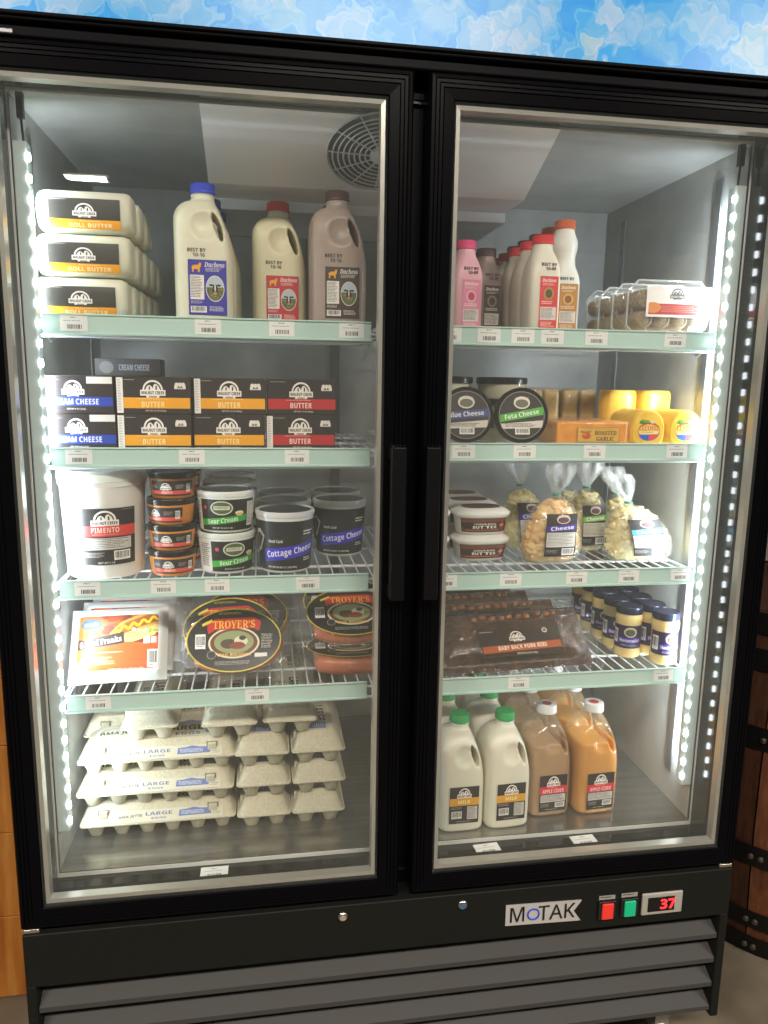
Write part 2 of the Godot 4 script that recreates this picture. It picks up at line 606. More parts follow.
func print_box(kind: String) -> Image:
	var im := sheet(420, 212, "2c2321")
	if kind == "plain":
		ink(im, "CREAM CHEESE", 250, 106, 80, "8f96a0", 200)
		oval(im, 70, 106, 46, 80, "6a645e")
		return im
	if kind == "cream":
		bar(im, 0, 118, 420, 54, "2440a6")
		emblem(im, 190, 74, 132, "2c2321")
		ink(im, "CREAM CHEESE", 200, 146, 34, "e9ecf4", 275)
		ink(im, "NET WT 8 OZ (226g)", 205, 190, 12, "e3ded2", 110)
		bar(im, 270, 0, 150, 40, "e4e1d8")
		small_print(im, 12, 18, 120, 6, 1, "8d857b")
		return im
	var band := "f2a81a" if kind == "yellow" else "c3282c"
	bar(im, 0, 118, 420, 64, band)
	emblem(im, 205, 72, 146, "2c2321")
	small_print(im, 110, 124, 200, 7, 1, "fbe9bd")
	ink(im, "BUTTER", 205, 158, 34, "fbe3a6" if kind == "yellow" else "f3e3d6", 135)
	ink(im, "NET WT 16 OZ (454g)", 220, 197, 12, "e3ded2", 120)
	small_print(im, 14, 12, 108, 7, 1, "cfc8bb")
	bar(im, 330, 44, 66, 22, "e9e4d8")
	for k in 3: oval(im, 344 + k * 19, 40, 11, 14, "e9e4d8")
	ink(im, "AA", 363, 55, 14, "2c2321", 34)
	return im

func print_side() -> Image:
	var im := sheet(40, 212, "e9e6df")
	for k in 12: small_print(im, 8, 12 + k * 16, 22, 9, 2, "6b655e")
	return im

func milk_art(im: Image, cx: float, cy: float, rx: float, ry: float) -> void:
	oval(im, cx, cy, rx, ry, "e9e2cf")
	oval(im, cx, cy, rx * 0.93, ry * 0.93, "b9c7cf", -1.0, -0.1)
	oval(im, cx, cy, rx * 0.93, ry * 0.93, "5d6a3c", -0.1, 1.0)
	for k in 40:
		var a := rng.randf() * TAU
		var q := sqrt(rng.randf()) * 0.8
		oval(im, cx + cos(a) * q * rx, cy + absf(sin(a)) * q * ry * 0.9, rx * 0.09, ry * 0.05, ["8a5f36", "3f3a24", "a98a52", "6c7440"][k % 4])
	oval(im, cx, cy + ry * 0.1, rx * 0.30, ry * 0.42, "2a221e")
	oval(im, cx - rx * 0.4, cy - ry * 0.26, rx * 0.24, ry * 0.08, "2a221e")
	oval(im, cx + rx * 0.4, cy - ry * 0.26, rx * 0.24, ry * 0.08, "2a221e")
	oval(im, cx, cy - ry * 0.05, rx * 0.08, ry * 0.28, "e6ddcc")
	oval(im, cx, cy + ry * 0.36, rx * 0.20, ry * 0.12, "b98b78")

func print_milk(bg: String) -> Image:
	var im := sheet(216, 312, bg)
	poly(im, [[18, 42], [34, 30], [58, 28], [66, 14], [76, 20], [72, 40], [66, 48], [66, 70], [56, 70], [54, 52], [34, 54], [30, 72], [22, 70], [24, 50]], "f0a824")
	ink(im, "Duchess", 150, 26, 30, "f6f1ea", 112, true, 0.0, 0.2)
	small_print(im, 98, 46, 100, 22, 3, "e6dccd")
	bar(im, 10, 86, 78, 138, "ece9e1")
	small_print(im, 14, 92, 66, 124, 14, "3d3a38")
	milk_art(im, 150, 160, 52, 74)
	small_print(im, 12, 232, 70, 18, 3, "e6dccd")
	barcode(im, 10, 262, 90, 36)
	small_print(im, 116, 262, 86, 30, 4, "e6dccd")
	return im

func print_pint(bg: String, mark: String, face: String) -> Image:
	var im := sheet(120, 320, bg)
	ink(im, "Duchess", 60, 24, 24, "f6f1ea", 92, true, 0.0, 0.15)
	small_print(im, 18, 44, 84, 14, 2, "f3e7dc")
	oval(im, 60, 104, 34, 38, mark); oval(im, 60, 104, 22, 26, face)
	small_print(im, 14, 150, 92, 22, 2, "f3e7dc")
	bar(im, 8, 186, 104, 78, "dcd8cf")
	small_print(im, 12, 192, 92, 66, 9, "6a625b")
	small_print(im, 14, 276, 90, 32, 4, "f3e7dc")
	return im

func print_pail() -> Image:
	var im := sheet(300, 300, "2b2826")
	emblem(im, 150, 62, 128, "2b2826")
	bar(im, 0, 92, 300, 56, "d9433f")
	ink(im, "PIMENTO", 150, 114, 28, "f0d6c6", 130)
	small_print(im, 90, 136, 130, 7, 1, "f0d6c6")
	bar(im, 26, 156, 250, 62, "c9c5bd")
	small_print(im, 30, 160, 240, 54, 6, "55504b")
	barcode(im, 186, 226, 84, 50)
	small_print(im, 24, 232, 120, 30, 4, "b5aea4")
	ink(im, "NET WT 5 LB", 150, 288, 10, "e3ded2", 80)
	small_print(im, 8, 8, 50, 6, 1, "b5aea4"); small_print(im, 230, 8, 60, 6, 1, "b5aea4")
	return im

func print_cup() -> Image:
	var im := sheet(360, 130, "2b2826")
	emblem(im, 130, 54, 92, "2b2826")
	bar(im, 0, 84, 360, 34, "d9534a")
	ink(im, "PIMENTO", 140, 101, 18, "f4dccf", 90)
	barcode(im, 300, 28, 40, 72)
	small_print(im, 210, 34, 76, 36, 4, "b5aea4"); small_print(im, 10, 34, 60, 30, 4, "b5aea4")
	return im

func print_sour() -> Image:
	var im := sheet(560, 230, "23241f")
	bar(im, 0, 0, 110, 230, "e5e2d8"); small_print(im, 10, 20, 88, 180, 12, "4a4742")
	oval(im, 285, 62, 84, 52, "d8d3c0"); oval(im, 285, 62, 74, 44, "4d6b3a")
	bar(im, 225, 48, 120, 28, "d8d3c0"); small_print(im, 232, 54, 106, 16, 2, "2d2f26")
	poly(im, [[110, 150], [480, 112], [480, 160], [110, 198]], "3aa83c")
	ink(im, "Sour Cream", 290, 155, 36, "eef4df", 240, true, -0.1, 0.15)
	ink(im, "NET WT 16 OZ (1 LB)", 290, 212, 12, "e9e5d6", 160)
	oval(im, 420, 100, 34, 16, "e8d9b0"); bar(im, 398, 100, 44, 22, "d7b86c"); oval(im, 155, 60, 15, 15, "c64b52")
	bar(im, 488, 24, 66, 180, "e5e2d8"); small_print(im, 494, 32, 54, 164, 12, "4a4742")
	return im

func print_cottage() -> Image:
	var im := sheet(620, 300, "232325")
	poly(im, [[60, 60], [110, 50], [160, 90], [110, 180], [60, 200]], "c9c6bd"); poly(im, [[66, 80], [104, 74], [140, 100], [100, 160], [66, 180]], "3f4a35")
	ink(im, "Small Curd", 250, 120, 20, "efece6", 110)
	poly(im, [[150, 172], [620, 120], [620, 196], [150, 248]], "3a35c0")
	ink(im, "Cottage Cheese", 375, 186, 52, "f3f1f6", 400, false, -0.11)
	small_print(im, 470, 60, 110, 34, 2, "efece6"); small_print(im, 480, 226, 90, 26, 2, "efece6")
	ink(im, "NET WT 24 OZ (1.5 LB) 680g", 300, 280, 14, "e9e5d6", 240)
	return im

func print_franks() -> Image:
	var im := sheet(480, 340, "e05a22")
	for k in 60:
		var x := rng.randf() * 480
		oval(im, x, rng.randf() * 170, rng.randf_range(10, 40), rng.randf_range(6, 18), ["7a2c16", "5b2416", "8a3a1c", "a1431f"][k % 4])
	for k in 9: oval(im, 90 + cos(k * 0.7) * 62, 66 + sin(k * 0.7) * 36, 22, 14, "e0622c")
	oval(im, 90, 66, 56, 30, "1f3f9c"); oval(im, 90, 66, 50, 25, "2a56bd")
	ink(im, "arcle", 90, 66, 22, "f2f3f6", 72, true, 0.0, 0.2)
	# bun, frank and mustard
	poly(im, [[190, 120], [250, 60], [360, 14], [460, 8], [478, 60], [440, 120], [330, 150], [220, 160]], "d9a24c")
	poly(im, [[210, 108], [280, 62], [400, 22], [466, 30], [462, 62], [380, 84], [260, 128]], "a8552b")
	poly(im, [[230, 142], [330, 120], [450, 78], [476, 90], [440, 140], [320, 172], [240, 170]], "e6bd72")
	for k in 40:
		var t := k / 39.0
		oval(im, 226 + t * 226, 104 - t * 62 + sin(t * 26.0) * 11, 8, 7, "f2c81c")
	for k in 12: oval(im, rng.randf_range(300, 470), rng.randf_range(90, 130), 10, 6, ["7fae3a", "f0e6c8"][k % 2])
	poly(im, [[14, 160], [270, 112], [276, 176], [20, 206]], "33241d")
	ink(im, "8 Beef Franks", 145, 164, 32, "f2ece0", 226, true, -0.13)
	small_print(im, 40, 222, 240, 10, 1, "f6c9ae"); small_print(im, 40, 250, 190, 44, 4, "f3b893")
	bar(im, 380, 146, 34, 40, "eae4da"); bar(im, 420, 150, 30, 34, "eae4da")
	barcode(im, 404, 220, 56, 98)
	ink(im, "5", 40, 296, 40, "f2c8a8"); ink(im, "NET WT 16 OZ (1 LB)", 290, 322, 16, "f3e6da", 190)
	return im

func print_bologna() -> Image:
	var im := sheet(560, 400, "d8c02a")
	oval(im, 280, 200, 272, 190, "15181a")
	oval(im, 280, 218, 150, 96, "e2d7b8"); oval(im, 280, 218, 138, 86, "6c3a1e"); oval(im, 280, 214, 116, 70, "8f9a6a")
	oval(im, 250, 224, 48, 30, "4e3a26"); oval(im, 320, 210, 40, 30, "ded3b4"); oval(im, 300, 236, 46, 22, "8a3a20"); oval(im, 330, 190, 20, 14, "2e3b24")
	poly(im, [[120, 96], [170, 66], [400, 60], [440, 90], [430, 150], [390, 130], [170, 138], [130, 160]], "c32a22")
	ink(im, "TROYER'S", 280, 104, 50, "f0b72a", 250, true)
	ink(im, "TRAIL BOLOGNA", 280, 292, 18, "e9c46a", 200)
	small_print(im, 170, 330, 240, 26, 3, "b8b2a4")
	bar(im, 54, 160, 60, 90, "e9e6dc"); barcode(im, 56, 164, 56, 82)
	oval(im, 150, 288, 26, 26, "9a958a"); oval(im, 150, 288, 22, 22, "2a2c2c")
	small_print(im, 440, 170, 70, 90, 9, "c9c2b2"); bar(im, 400, 286, 74, 24, "e4e0d4")
	small_print(im, 190, 26, 180, 16, 2, "d8c02a"); poly(im, [[90, 96], [150, 66], [154, 84], [96, 112]], "d9c23a")
	return im

func print_egg_side() -> Image:
	var im := sheet(600, 110, "ffffff")
	im.fill(C("cfcbb2"))
	egg_fibres(im)
	for k in 36: oval(im, 168 + cos(k * TAU / 36) * 46, 56 + sin(k * TAU / 36) * 34, 2, 2, "8a8a86")
	ink(im, "AMA JETTE", 168, 56, 30, "4d5360", 110, false, -0.06, 0.1)
	ink(im, "LARGE", 300, 40, 34, "6a7396", 124)
	ink(im, "EGGS", 300, 84, 20, "6a7396", 70)
	poly(im, [[396, 24], [430, 18], [462, 4], [496, 18], [540, 22], [546, 80], [392, 84]], "6b7cab")
	small_print(im, 404, 34, 132, 40, 3, "c9cbd0", 0.6)
	small_print(im, 552, 64, 42, 30, 2, "8d8f96")
	return im

func egg_fibres(im: Image) -> void:
	for k in 700:
		var c := C(["c6c2a8", "d6d2ba", "bdb89c", "d9d6c2"][k % 4])
		im.fill_rect(Rect2i(rng.randi_range(0, im.get_width() - 8), rng.randi_range(0, im.get_height() - 2), rng.randi_range(2, 7), 1), c)

func print_egg_top() -> Image:
	var im := sheet(560, 150, "cfcbb2")
	egg_fibres(im)
	for k in 60: oval(im, 110 + cos(k * TAU / 60) * 92, 75 + sin(k * TAU / 60) * 60, 2.5, 2.5, "4a4a48")
	ink(im, "AMA JETTE", 110, 75, 40, "2e2e30", 190, false, -0.08, 0.1)
	ink(im, "LARGE", 390, 54, 50, "37383c", 170); ink(im, "EGGS", 410, 118, 30, "4a5068", 110)
	bar(im, 490, 30, 64, 90, "6b7cab"); small_print(im, 496, 40, 52, 70, 6, "c3c6ce")
	return im

func print_egg_plate() -> Image:
	var im := sheet(220, 60, "6b7cab")
	small_print(im, 14, 10, 190, 40, 3, "c6c9d2", 0.6)
	return im

func print_disc(band: String, words: String, tilt: float) -> Image:
	var im := sheet(260, 260, "2a2422")
	oval(im, 130, 130, 129, 129, "8f8a7c"); oval(im, 130, 130, 125, 125, "2a2422")
	oval(im, 130, 62, 46, 34, "ddd8c8"); oval(im, 130, 66, 36, 22, "6d6a58"); ink(im, "WALNUT CREEK", 130, 40, 10, "ddd8c8", 76)
	poly(im, [[8, 118 + tilt], [252, 92 - tilt], [252, 136 - tilt], [8, 158 + tilt]], band)
	ink(im, words, 130, 125, 28, "f2f1ec", 196, false, -0.10 - tilt * 0.008)
	poly(im, [[12, 176], [250, 156], [246, 196], [20, 204]], "d5d0c3"); small_print(im, 36, 174, 190, 22, 3, "5e5850")
	barcode(im, 92, 200, 82, 34)
	return im

func print_garlic() -> Image:
	var im := sheet(330, 110, "a9884a")
	bar(im, 5, 5, 320, 100, "d8a94e")
	small_print(im, 30, 12, 270, 7, 1, "7a5a26")
	oval(im, 70, 62, 34, 24, "c3542a"); oval(im, 58, 50, 14, 14, "e07a34"); ink(im, "WALNUT", 66, 34, 14, "5b2c18", 84)
	ink(im, "ROASTED", 220, 42, 30, "2b211a", 170, true)
	ink(im, "GARLIC", 220, 84, 28, "2b211a", 140, true)
	return im

func print_gouda() -> Image:
	var im := sheet(240, 220, "efc53a")
	oval(im, 120, 126, 112, 88, "d9b84a"); oval(im, 120, 126, 104, 82, "b93a2c"); oval(im, 120, 122, 100, 60, "e8c468", -1.0, 0.6)
	oval(im, 60, 40, 46, 20, "3f7a34"); oval(im, 86, 34, 34, 12, "6aa24a"); oval(im, 150, 40, 20, 16, "d6d0b8")
	ink(im, "EEEOSSE", 120, 96, 44, "b8432c", 190, true)
	bar(im, 40, 128, 160, 18, "e9d69a"); small_print(im, 50, 132, 140, 10, 1, "7a4a2a")
	oval(im, 120, 140, 96, 70, "3d5fc0", 0.2, 1.0)
	poly(im, [[124, 152], [208, 152], [190, 190], [150, 206], [124, 209]], "d2474a")
	return im

func print_cinnamon() -> Image:
	var im := sheet(420, 150, "6a3626")
	bar(im, 0, 42, 420, 68, "3a2a22")
	poly(im, [[0, 0], [420, 0], [420, 34], [0, 44]], "7b432f")
	ink(im, "CINNAMON", 210, 62, 20, "f0e6d6", 130); ink(im, "BUTTER", 210, 94, 30, "f6efe2", 150)
	poly(im, [[340, 40], [384, 76], [340, 112], [300, 76]], "a1563c"); bar(im, 322, 66, 36, 20, "c98a62")
	small_print(im, 60, 124, 300, 12, 1, "c79a80")
	return im

func print_yellow_tub() -> Image:
	var im := sheet(420, 150, "e8b623")
	bar(im, 0, 60, 420, 50, "3a2a22"); ink(im, "BUTTER", 210, 84, 28, "f6efe2", 150)
	small_print(im, 60, 20, 300, 16, 1, "7a5a1a"); small_print(im, 60, 122, 300, 12, 1, "7a4a20"); oval(im, 380, 120, 22, 18, "d87a52")
	return im

func print_bag(band: String, words: String) -> Image:
	var im := sheet(200, 270, "27211f")
	oval(im, 108, 34, 44, 28, "c9b7ae"); oval(im, 108, 38, 36, 18, "5a3a3a"); ink(im, "WALNUT CREEK", 108, 12, 8, "c9b7ae", 70)
	poly(im, [[4, 76], [196, 62], [196, 100], [4, 112]], band)
	ink(im, words, 104, 88, 26, "eceaf2", 150, false, -0.07)
	bar(im, 6, 116, 188, 92, "cfccc4"); small_print(im, 12, 122, 174, 80, 9, "6c665f")
	barcode(im, 108, 216, 82, 46); small_print(im, 8, 226, 80, 26, 3, "a9a298")
	return im

func print_ribs() -> Image:
	var im := sheet(520, 240, "3b2a22")
	for k in 240:
		oval(im, rng.randf() * 520, rng.randf() * 240, rng.randf_range(4, 26), rng.randf_range(2, 7), ["4a3226", "33231c", "52382a", "2d201a"][k % 4])
	bar(im, 10, 60, 500, 172, "30251f")
	small_print(im, 12, 66, 110, 10, 1, "bfb6a8")
	emblem(im, 240, 112, 100, "30251f", "d9d2c4")
	poly(im, [[10, 168], [510, 150], [510, 198], [10, 214]], "a4512b")
	ink(im, "BABY BACK PORK RIBS", 262, 180, 28, "e6d9c6", 310, false, -0.03)
	oval(im, 428, 78, 17, 17, "c9c2b4"); bar(im, 418, 68, 20, 20, "6d5a4a")
	ink(im, "NET WT 2.5 LB (1.13kg)", 280, 226, 14, "d9d2c4", 130)
	return im

func print_jar() -> Image:
	var im := sheet(440, 200, "2c2148")
	oval(im, 200, 58, 58, 44, "b9b49a"); oval(im, 200, 62, 44, 30, "565440"); ink(im, "WALNUT CREEK", 200, 28, 10, "b9b49a", 80)
	bar(im, 0, 108, 440, 44, "4a2f9a")
	ink(im, "Horseradish", 200, 130, 30, "eeeaf4", 190)
	small_print(im, 120, 166, 160, 18, 2, "b8afc8"); barcode(im, 20, 40, 60, 120); small_print(im, 350, 40, 76, 110, 10, "a49cb8")
	return im

func print_jug_label(band: String, words: String, pale: String) -> Image:
	var im := sheet(240, 280, "2e2a27")
	emblem(im, 120, 58, 118, "2e2a27")
	bar(im, 0, 86, 240, 58, band)
	if words == "APPLE CIDER":
		ink(im, words, 120, 124, 30, pale, 190); small_print(im, 76, 92, 90, 9, 1, pale)
		bar(im, 10, 150, 220, 58, "cfccc6"); small_print(im, 14, 154, 212, 50, 6, "57524c")
		barcode(im, 142, 214, 84, 40); small_print(im, 16, 222, 90, 26, 3, "a9a298")
	else:
		ink(im, words, 120, 116, 26, pale, 100)
		small_print(im, 12, 152, 90, 22, 2, "a9a298"); bar(im, 146, 152, 84, 100, "d2cfc8"); small_print(im, 150, 156, 76, 92, 11, "57524c")
		barcode(im, 18, 186, 84, 56)
	small_print(im, 60, 264, 130, 9, 1, "c9c4b8")
	return im

func print_clamshell() -> Image:
	var im := sheet(380, 170, "e6ded4")
	bar(im, 0, 96, 380, 60, "b5403a"); oval(im, 40, 118, 46, 30, "d9884a"); bar(im, 0, 90, 14, 70, "e6ded4")
	emblem(im, 180, 44, 90, "e6ded4", "55504c")
	small_print(im, 90, 106, 230, 40, 4, "d98a7a")
	return im

func print_tag(seed_value: int) -> Image:
	rng.seed = 900 + seed_value
	var im := sheet(110, 80, "e9ebe6")
	small_print(im, 42, 10, 26, 8, 1, "3d3d3d"); small_print(im, 14, 26, 84, 7, 1, "6a6a6a")
	var px := 28
	while px < 84:
		var ww := rng.randi_range(2, 4)
		bar(im, px, 46, ww, 22, "2a2a2a"); px += ww + rng.randi_range(2, 4)
	return im

func print_ice() -> Image:
	var im := Image.create(1400, 260, false, Image.FORMAT_RGBA8)
	im.fill(C("0aa4f7"))
	var dice := RandomNumberGenerator.new(); dice.seed = 12
	var tones := ["cdd9f0", "7cc4f4", "b9d2ee", "3fb6f7", "93caf3", "129ef2", "d9dfee", "4cbaf6"]
	var warp := FastNoiseLite.new(); warp.seed = 3; warp.frequency = 0.022; warp.fractal_octaves = 2
	for k in 300:
		var low := k / 300.0
		var cx := dice.randf() * 1400.0
		var cy := lerpf(60.0, 262.0, pow(dice.randf(), 0.55)) if k % 3 else dice.randf() * 150.0
		var rx := dice.randf_range(22.0, 62.0) * (1.25 - 0.5 * low)
		var ry := dice.randf_range(14.0, 36.0) * (1.25 - 0.5 * low)
		var turn := dice.randf_range(-0.7, 0.7)
		var square := dice.randf_range(1.6, 3.4)
		var strength := dice.randf_range(0.25, 0.66) if cy > 185.0 else dice.randf_range(0.08, 0.3)
		var fill := C(tones[dice.randi() % 8])
		if k % 23 == 0: fill = C("efe2d2")
		var rim := C("e6eefa") if k % 2 else C("2fa9ef")
		var reach := maxf(rx, ry) * 1.25
		for y in range(maxi(0, int(cy - reach)), mini(260, int(cy + reach))):
			for x in range(maxi(0, int(cx - reach)), mini(1400, int(cx + reach))):
				var wx := x - cx + warp.get_noise_2d(x, y) * 22.0
				var wy := y - cy + warp.get_noise_2d(x + 500, y) * 16.0
				var u := (wx * cos(turn) + wy * sin(turn)) / rx
				var v := (wy * cos(turn) - wx * sin(turn)) / ry
				var d := pow(pow(absf(u), square) + pow(absf(v), square), 1.0 / square)
				if d >= 1.0: continue
				var c := im.get_pixel(x, y)
				c = c.lerp(fill, strength * (0.55 + 0.45 * clampf((1.0 - d) * 4.0, 0, 1)) * (1.0 - 0.35 * clampf(v * 0.5 + 0.5, 0, 1)))
				if d > 0.86: c = c.lerp(rim, strength * 0.5)
				im.set_pixel(x, y, c)
	return im

# ------------------------------------------------------------------ room
func build_room() -> void:
	var concrete := tinted("concrete", [[0.0, "564f43"], [0.4, "6b6253"], [0.65, "786e5f"], [1.0, "8d8270"]], 0.012, Vector3.ONE * 0.7, 0.45, 0.25, 0.0, true)
	structure("floor", box(Vector3(-5, -0.1, -1.6), Vector3(5, 0, 7.5)), concrete)
	var paint := tinted("wall_paint", [[0.0, "8d887c"], [0.5, "98938a"], [1.0, "a39d92"]], 0.01, Vector3.ONE * 0.5, 0.8, 0.0, 0.0, true)
	structure("wall_back", box(Vector3(-5, 0, -1.6), Vector3(5, 3.1, -1.5)), paint)
	structure("wall_left", box(Vector3(-5.1, 0, -1.6), Vector3(-5, 3.1, 7.5)), paint)
	structure("wall_right", box(Vector3(5, 0, -1.6), Vector3(5.1, 3.1, 7.5)), paint)
	structure("wall_front", box(Vector3(-5, 0, 7.4), Vector3(5, 3.1, 7.5)), paint)
	structure("ceiling", box(Vector3(-5, 3.0, -1.6), Vector3(5, 3.1, 7.5)), mat("6e6c66", 0.85))
	# dark roof beams, the bands mirrored in the door glass
	for z in [2.9, 4.1, 6.2]:
		structure("trim_%d" % (1 + int(z)), rbox(Vector3(-5, 2.78, z), Vector3(5, 3.0, z + 0.22), 0.01), mat("33382f", 0.7))
	var n := 0
	var tell := ["nearest the pine counter", "in the middle, in front of the doors", "nearest the barrel", "farthest from the refrigerator"]
	for p in TROFFERS:
		var t := thing("ceiling_light", "white ceiling light panel, the one " + tell[n], "ceiling light", p[0], Vector3.ZERO, "ceiling light panels")
		var sz: Vector2 = p[1]
		n += 1
		part("frame", frame_mesh_flat(sz.x + 0.06, sz.y + 0.06, 0.03), mat("dcdad4", 0.5), t)
		part("diffuser_lamp", box(Vector3(-sz.x / 2, 0.005, -sz.y / 2), Vector3(sz.x / 2, 0.012, sz.y / 2)), glowing("fff0d8", 3.0), t)

func frame_mesh_flat(w: float, d: float, h: float) -> ArrayMesh:
	var st := tool()
	for s in [-1, 1]:
		box_into(st, Vector3(-w / 2, 0, s * d / 2 - 0.015), Vector3(w / 2, h, s * d / 2 + 0.015))
		box_into(st, Vector3(s * w / 2 - 0.015, 0, -d / 2), Vector3(s * w / 2 + 0.015, h, d / 2))
	return done(st)

# ------------------------------------------------------------------ refrigerator
func build_refrigerator() -> void:
	var f := thing("display_refrigerator", "tall black two-door glass refrigerator with a blue ice sign and lit shelves", "refrigerator")
	var black := mat("0b0b0e", 0.42, 0.0, 0.18)
	var gloss := mat("0d0d10", 0.12)
	var liner := tinted("liner", [[0.0, "9c9d98"], [0.5, "a6a7a2"], [1.0, "b0b1ab"]], 0.02, Vector3.ONE * 1.5, 0.32)
	var white := mat("d3d5cd", 0.4)
	var steel := tinted("steel", [[0.0, "8f8d86"], [0.5, "a09e97"], [1.0, "b0aea6"]], 0.03, Vector3(0.6, 6, 6), 0.24, 0.05, 0.85)
	# cabinet shell
	for s in [-1.0, 1.0]:
		part("side_panel", rbox(Vector3(minf(s * 0.653, s * 0.685), 0.12, -0.76), Vector3(maxf(s * 0.653, s * 0.685), 2.24, -0.046), 0.004), black, f)
		part("side_liner", box(Vector3(minf(s * 0.645, s * 0.6525), 0.5, -0.70), Vector3(maxf(s * 0.645, s * 0.6525), 1.89, -0.1055)), liner, f)
		part("side_jamb", box(Vector3(minf(s * 0.648, s * 0.6525), 0.5, -0.105), Vector3(maxf(s * 0.648, s * 0.6525), 1.89, -0.046)), gloss, f)
		# shelf posts on the side wall and at the back
		for z in [-0.197, -0.60]:
			var st := tool()
			rbox_into(st, Vector3(minf(s * 0.6415, s * 0.645), 0.58, z - 0.011), Vector3(maxf(s * 0.6415, s * 0.645), 1.84, z + 0.011), 0.001)
			part("shelf_post", done_keep(st), mat("8f9090", 0.3, 0.8), f)
		part("shelf_post", rbox(Vector3(s * 0.07 - 0.011, 0.58, -0.70), Vector3(s * 0.07 + 0.011, 1.84, -0.689), 0.002), mat("8f9090", 0.3, 0.8), f)
	part("back_panel", box(Vector3(-0.685, 0.12, -0.775), Vector3(0.685, 2.24, -0.76)), black, f)
	part("back_liner", box(Vector3(-0.645, 0.5, -0.712), Vector3(0.645, 1.89, -0.70)), liner, f)
	part("ceiling_liner", box(Vector3(-0.645, 1.878, -0.70), Vector3(0.645, 1.886, -0.1055)), liner, f)
	part("ceiling_jamb", box(Vector3(-0.648, 1.882, -0.105), Vector3(0.648, 1.886, -0.046)), gloss, f)
	part("cabinet_top", box(Vector3(-0.653, 1.89, -0.76), Vector3(0.653, 1.944, -0.05)), black, f)
	part("floor_pan", box(Vector3(-0.645, 0.500, -0.70), Vector3(0.645, FLOOR_Y, -0.1055)), steel, f)
	part("floor_jamb", box(Vector3(-0.648, 0.496, -0.105), Vector3(0.648, 0.502, -0.046)), gloss, f)
	part("cabinet_base", box(Vector3(-0.653, 0.40, -0.76), Vector3(0.653, 0.495, -0.05)), black, f)
	part("liner_rim", frame_mesh(-0.6525, 0.502, 0.6525, 1.886, [[0, -0.112], [0, -0.104], [0.0075, -0.104], [0.0075, -0.112]]), white, f)
	part("center_post", rbox(Vector3(-0.03, 0.496, -0.10), Vector3(0.03, 1.886, -0.055), 0.004), black, f)
	# head rail and the sign above
	var st2 := tool()
	rbox_into(st2, Vector3(-0.685, 1.9175, -0.046), Vector3(0.685, 1.936, -0.006), 0.004)
	rbox_into(st2, Vector3(-0.685, 1.936, -0.046), Vector3(0.685, 1.949, 0.006), 0.003)
	rbox_into(st2, Vector3(-0.685, 1.941, 0.0), Vector3(0.685, 1.947, 0.011), 0.002)
	part("head_rail", done_keep(st2), black, f)
	for s in [-1.0, 1.0]:
		part("hinge_bracket", rbox(Vector3(s * 0.63 - 0.03, 1.918, -0.03), Vector3(s * 0.63 + 0.03, 1.926, 0.002), 0.002), mat("77777a", 0.3, 0.8), f)
	var ice := StandardMaterial3D.new(); ice.resource_name = "ice_print"
	var ice_tex := ImageTexture.create_from_image(print_ice())
	ice.albedo_texture = ice_tex; ice.albedo_color = Color(0.45, 0.45, 0.45); ice.roughness = 0.3
	ice.emission_enabled = true; ice.emission_texture = ice_tex; ice.emission = Color.BLACK; ice.emission_energy_multiplier = SIGN_GLOW
	part("sign_box", box(Vector3(-0.685, 1.949, -0.3), Vector3(0.685, 2.24, 0.0)), black, f)
	part("lit_sign", patch(func(u, v): return Vector3((u - 0.5) * 1.37, lerpf(2.235, 1.949, v), 0.003), 1, 1), ice, f, Vector3.ZERO, Vector3.ZERO, "backlit blue and white print of ice cubes")
	# doors
	build_door(f, -0.685, -0.0129, 1.0)
	build_door(f, 0.0129, 0.685, -1.0)
	# LED strips
	for s in [-1.0, 1.0]:
		var strip := part("led_strip", rbox(Vector3(minf(s * 0.622, s * 0.6445), 0.592, -0.1335), Vector3(maxf(s * 0.622, s * 0.6445), 1.806, -0.1075), 0.003), mat("c4d4d0", 0.3), f, Vector3.ZERO, Vector3.ZERO, "pale LED strip holder with a row of glowing white diodes")
		for k in 37:
			var y := 0.615 + k * 0.0324
			part("led", rbox(Vector3(-0.0035, y - 0.0065, -0.004), Vector3(0.0035, y + 0.0065, 0.004), 0.002), glowing("f2faff", LED_GLOW), strip, Vector3(s * 0.6205, 0, -0.1085))
		var wire := tool()
		tube_into(wire, Vector3(s * 0.627, 1.80, -0.113), Vector3(s * 0.629, 1.845, -0.113), 0.002)
		box_into(wire, Vector3(s * 0.629 - 0.005, 1.84, -0.118), Vector3(s * 0.629 + 0.005, 1.878, -0.108))
		part("led_wire", done(wire), mat("202124", 0.5), strip)
	build_evaporator(f, liner)
	# shelves: side, height of the wire top, strip drop, tag positions
	build_shelf(f, -1, 1.533, [-0.57, -0.347, -0.219, -0.094])
	build_shelf(f, -1, 1.305, [-0.574, -0.381, -0.193])
	build_shelf(f, -1, 1.065, [-0.572, -0.439, -0.342, -0.174])
	build_shelf(f, -1, 0.845, [-0.564, -0.272])
	build_shelf(f, 1, 1.531, [0.088, 0.163, 0.229, 0.287, 0.375, 0.537])
	build_shelf(f, 1, 1.315, [0.122, 0.243, 0.386, 0.56])
	build_shelf(f, 1, 1.061, [0.095, 0.227, 0.365, 0.477, 0.59])
	build_shelf(f, 1, 0.843, [0.254, 0.572])
	# tags lying on the sill
	for q in [[-0.357, -0.0], [0.186, 0.06], [0.394, 0.04]]:
		part("price_tag", box(Vector3(-0.026, 0, -0.019), Vector3(0.026, 0.0012, 0.019)), mat("e9ebe6", 0.5), f, Vector3(q[0], 0.5025, -0.076), Vector3(0, q[1], 0))
		part("price_print", flat_label(0.05, 0.036), print_mat("tag0", print_tag.bind(0)), f, Vector3(q[0], 0.5042, -0.076), Vector3(-PI / 2, q[1], 0))
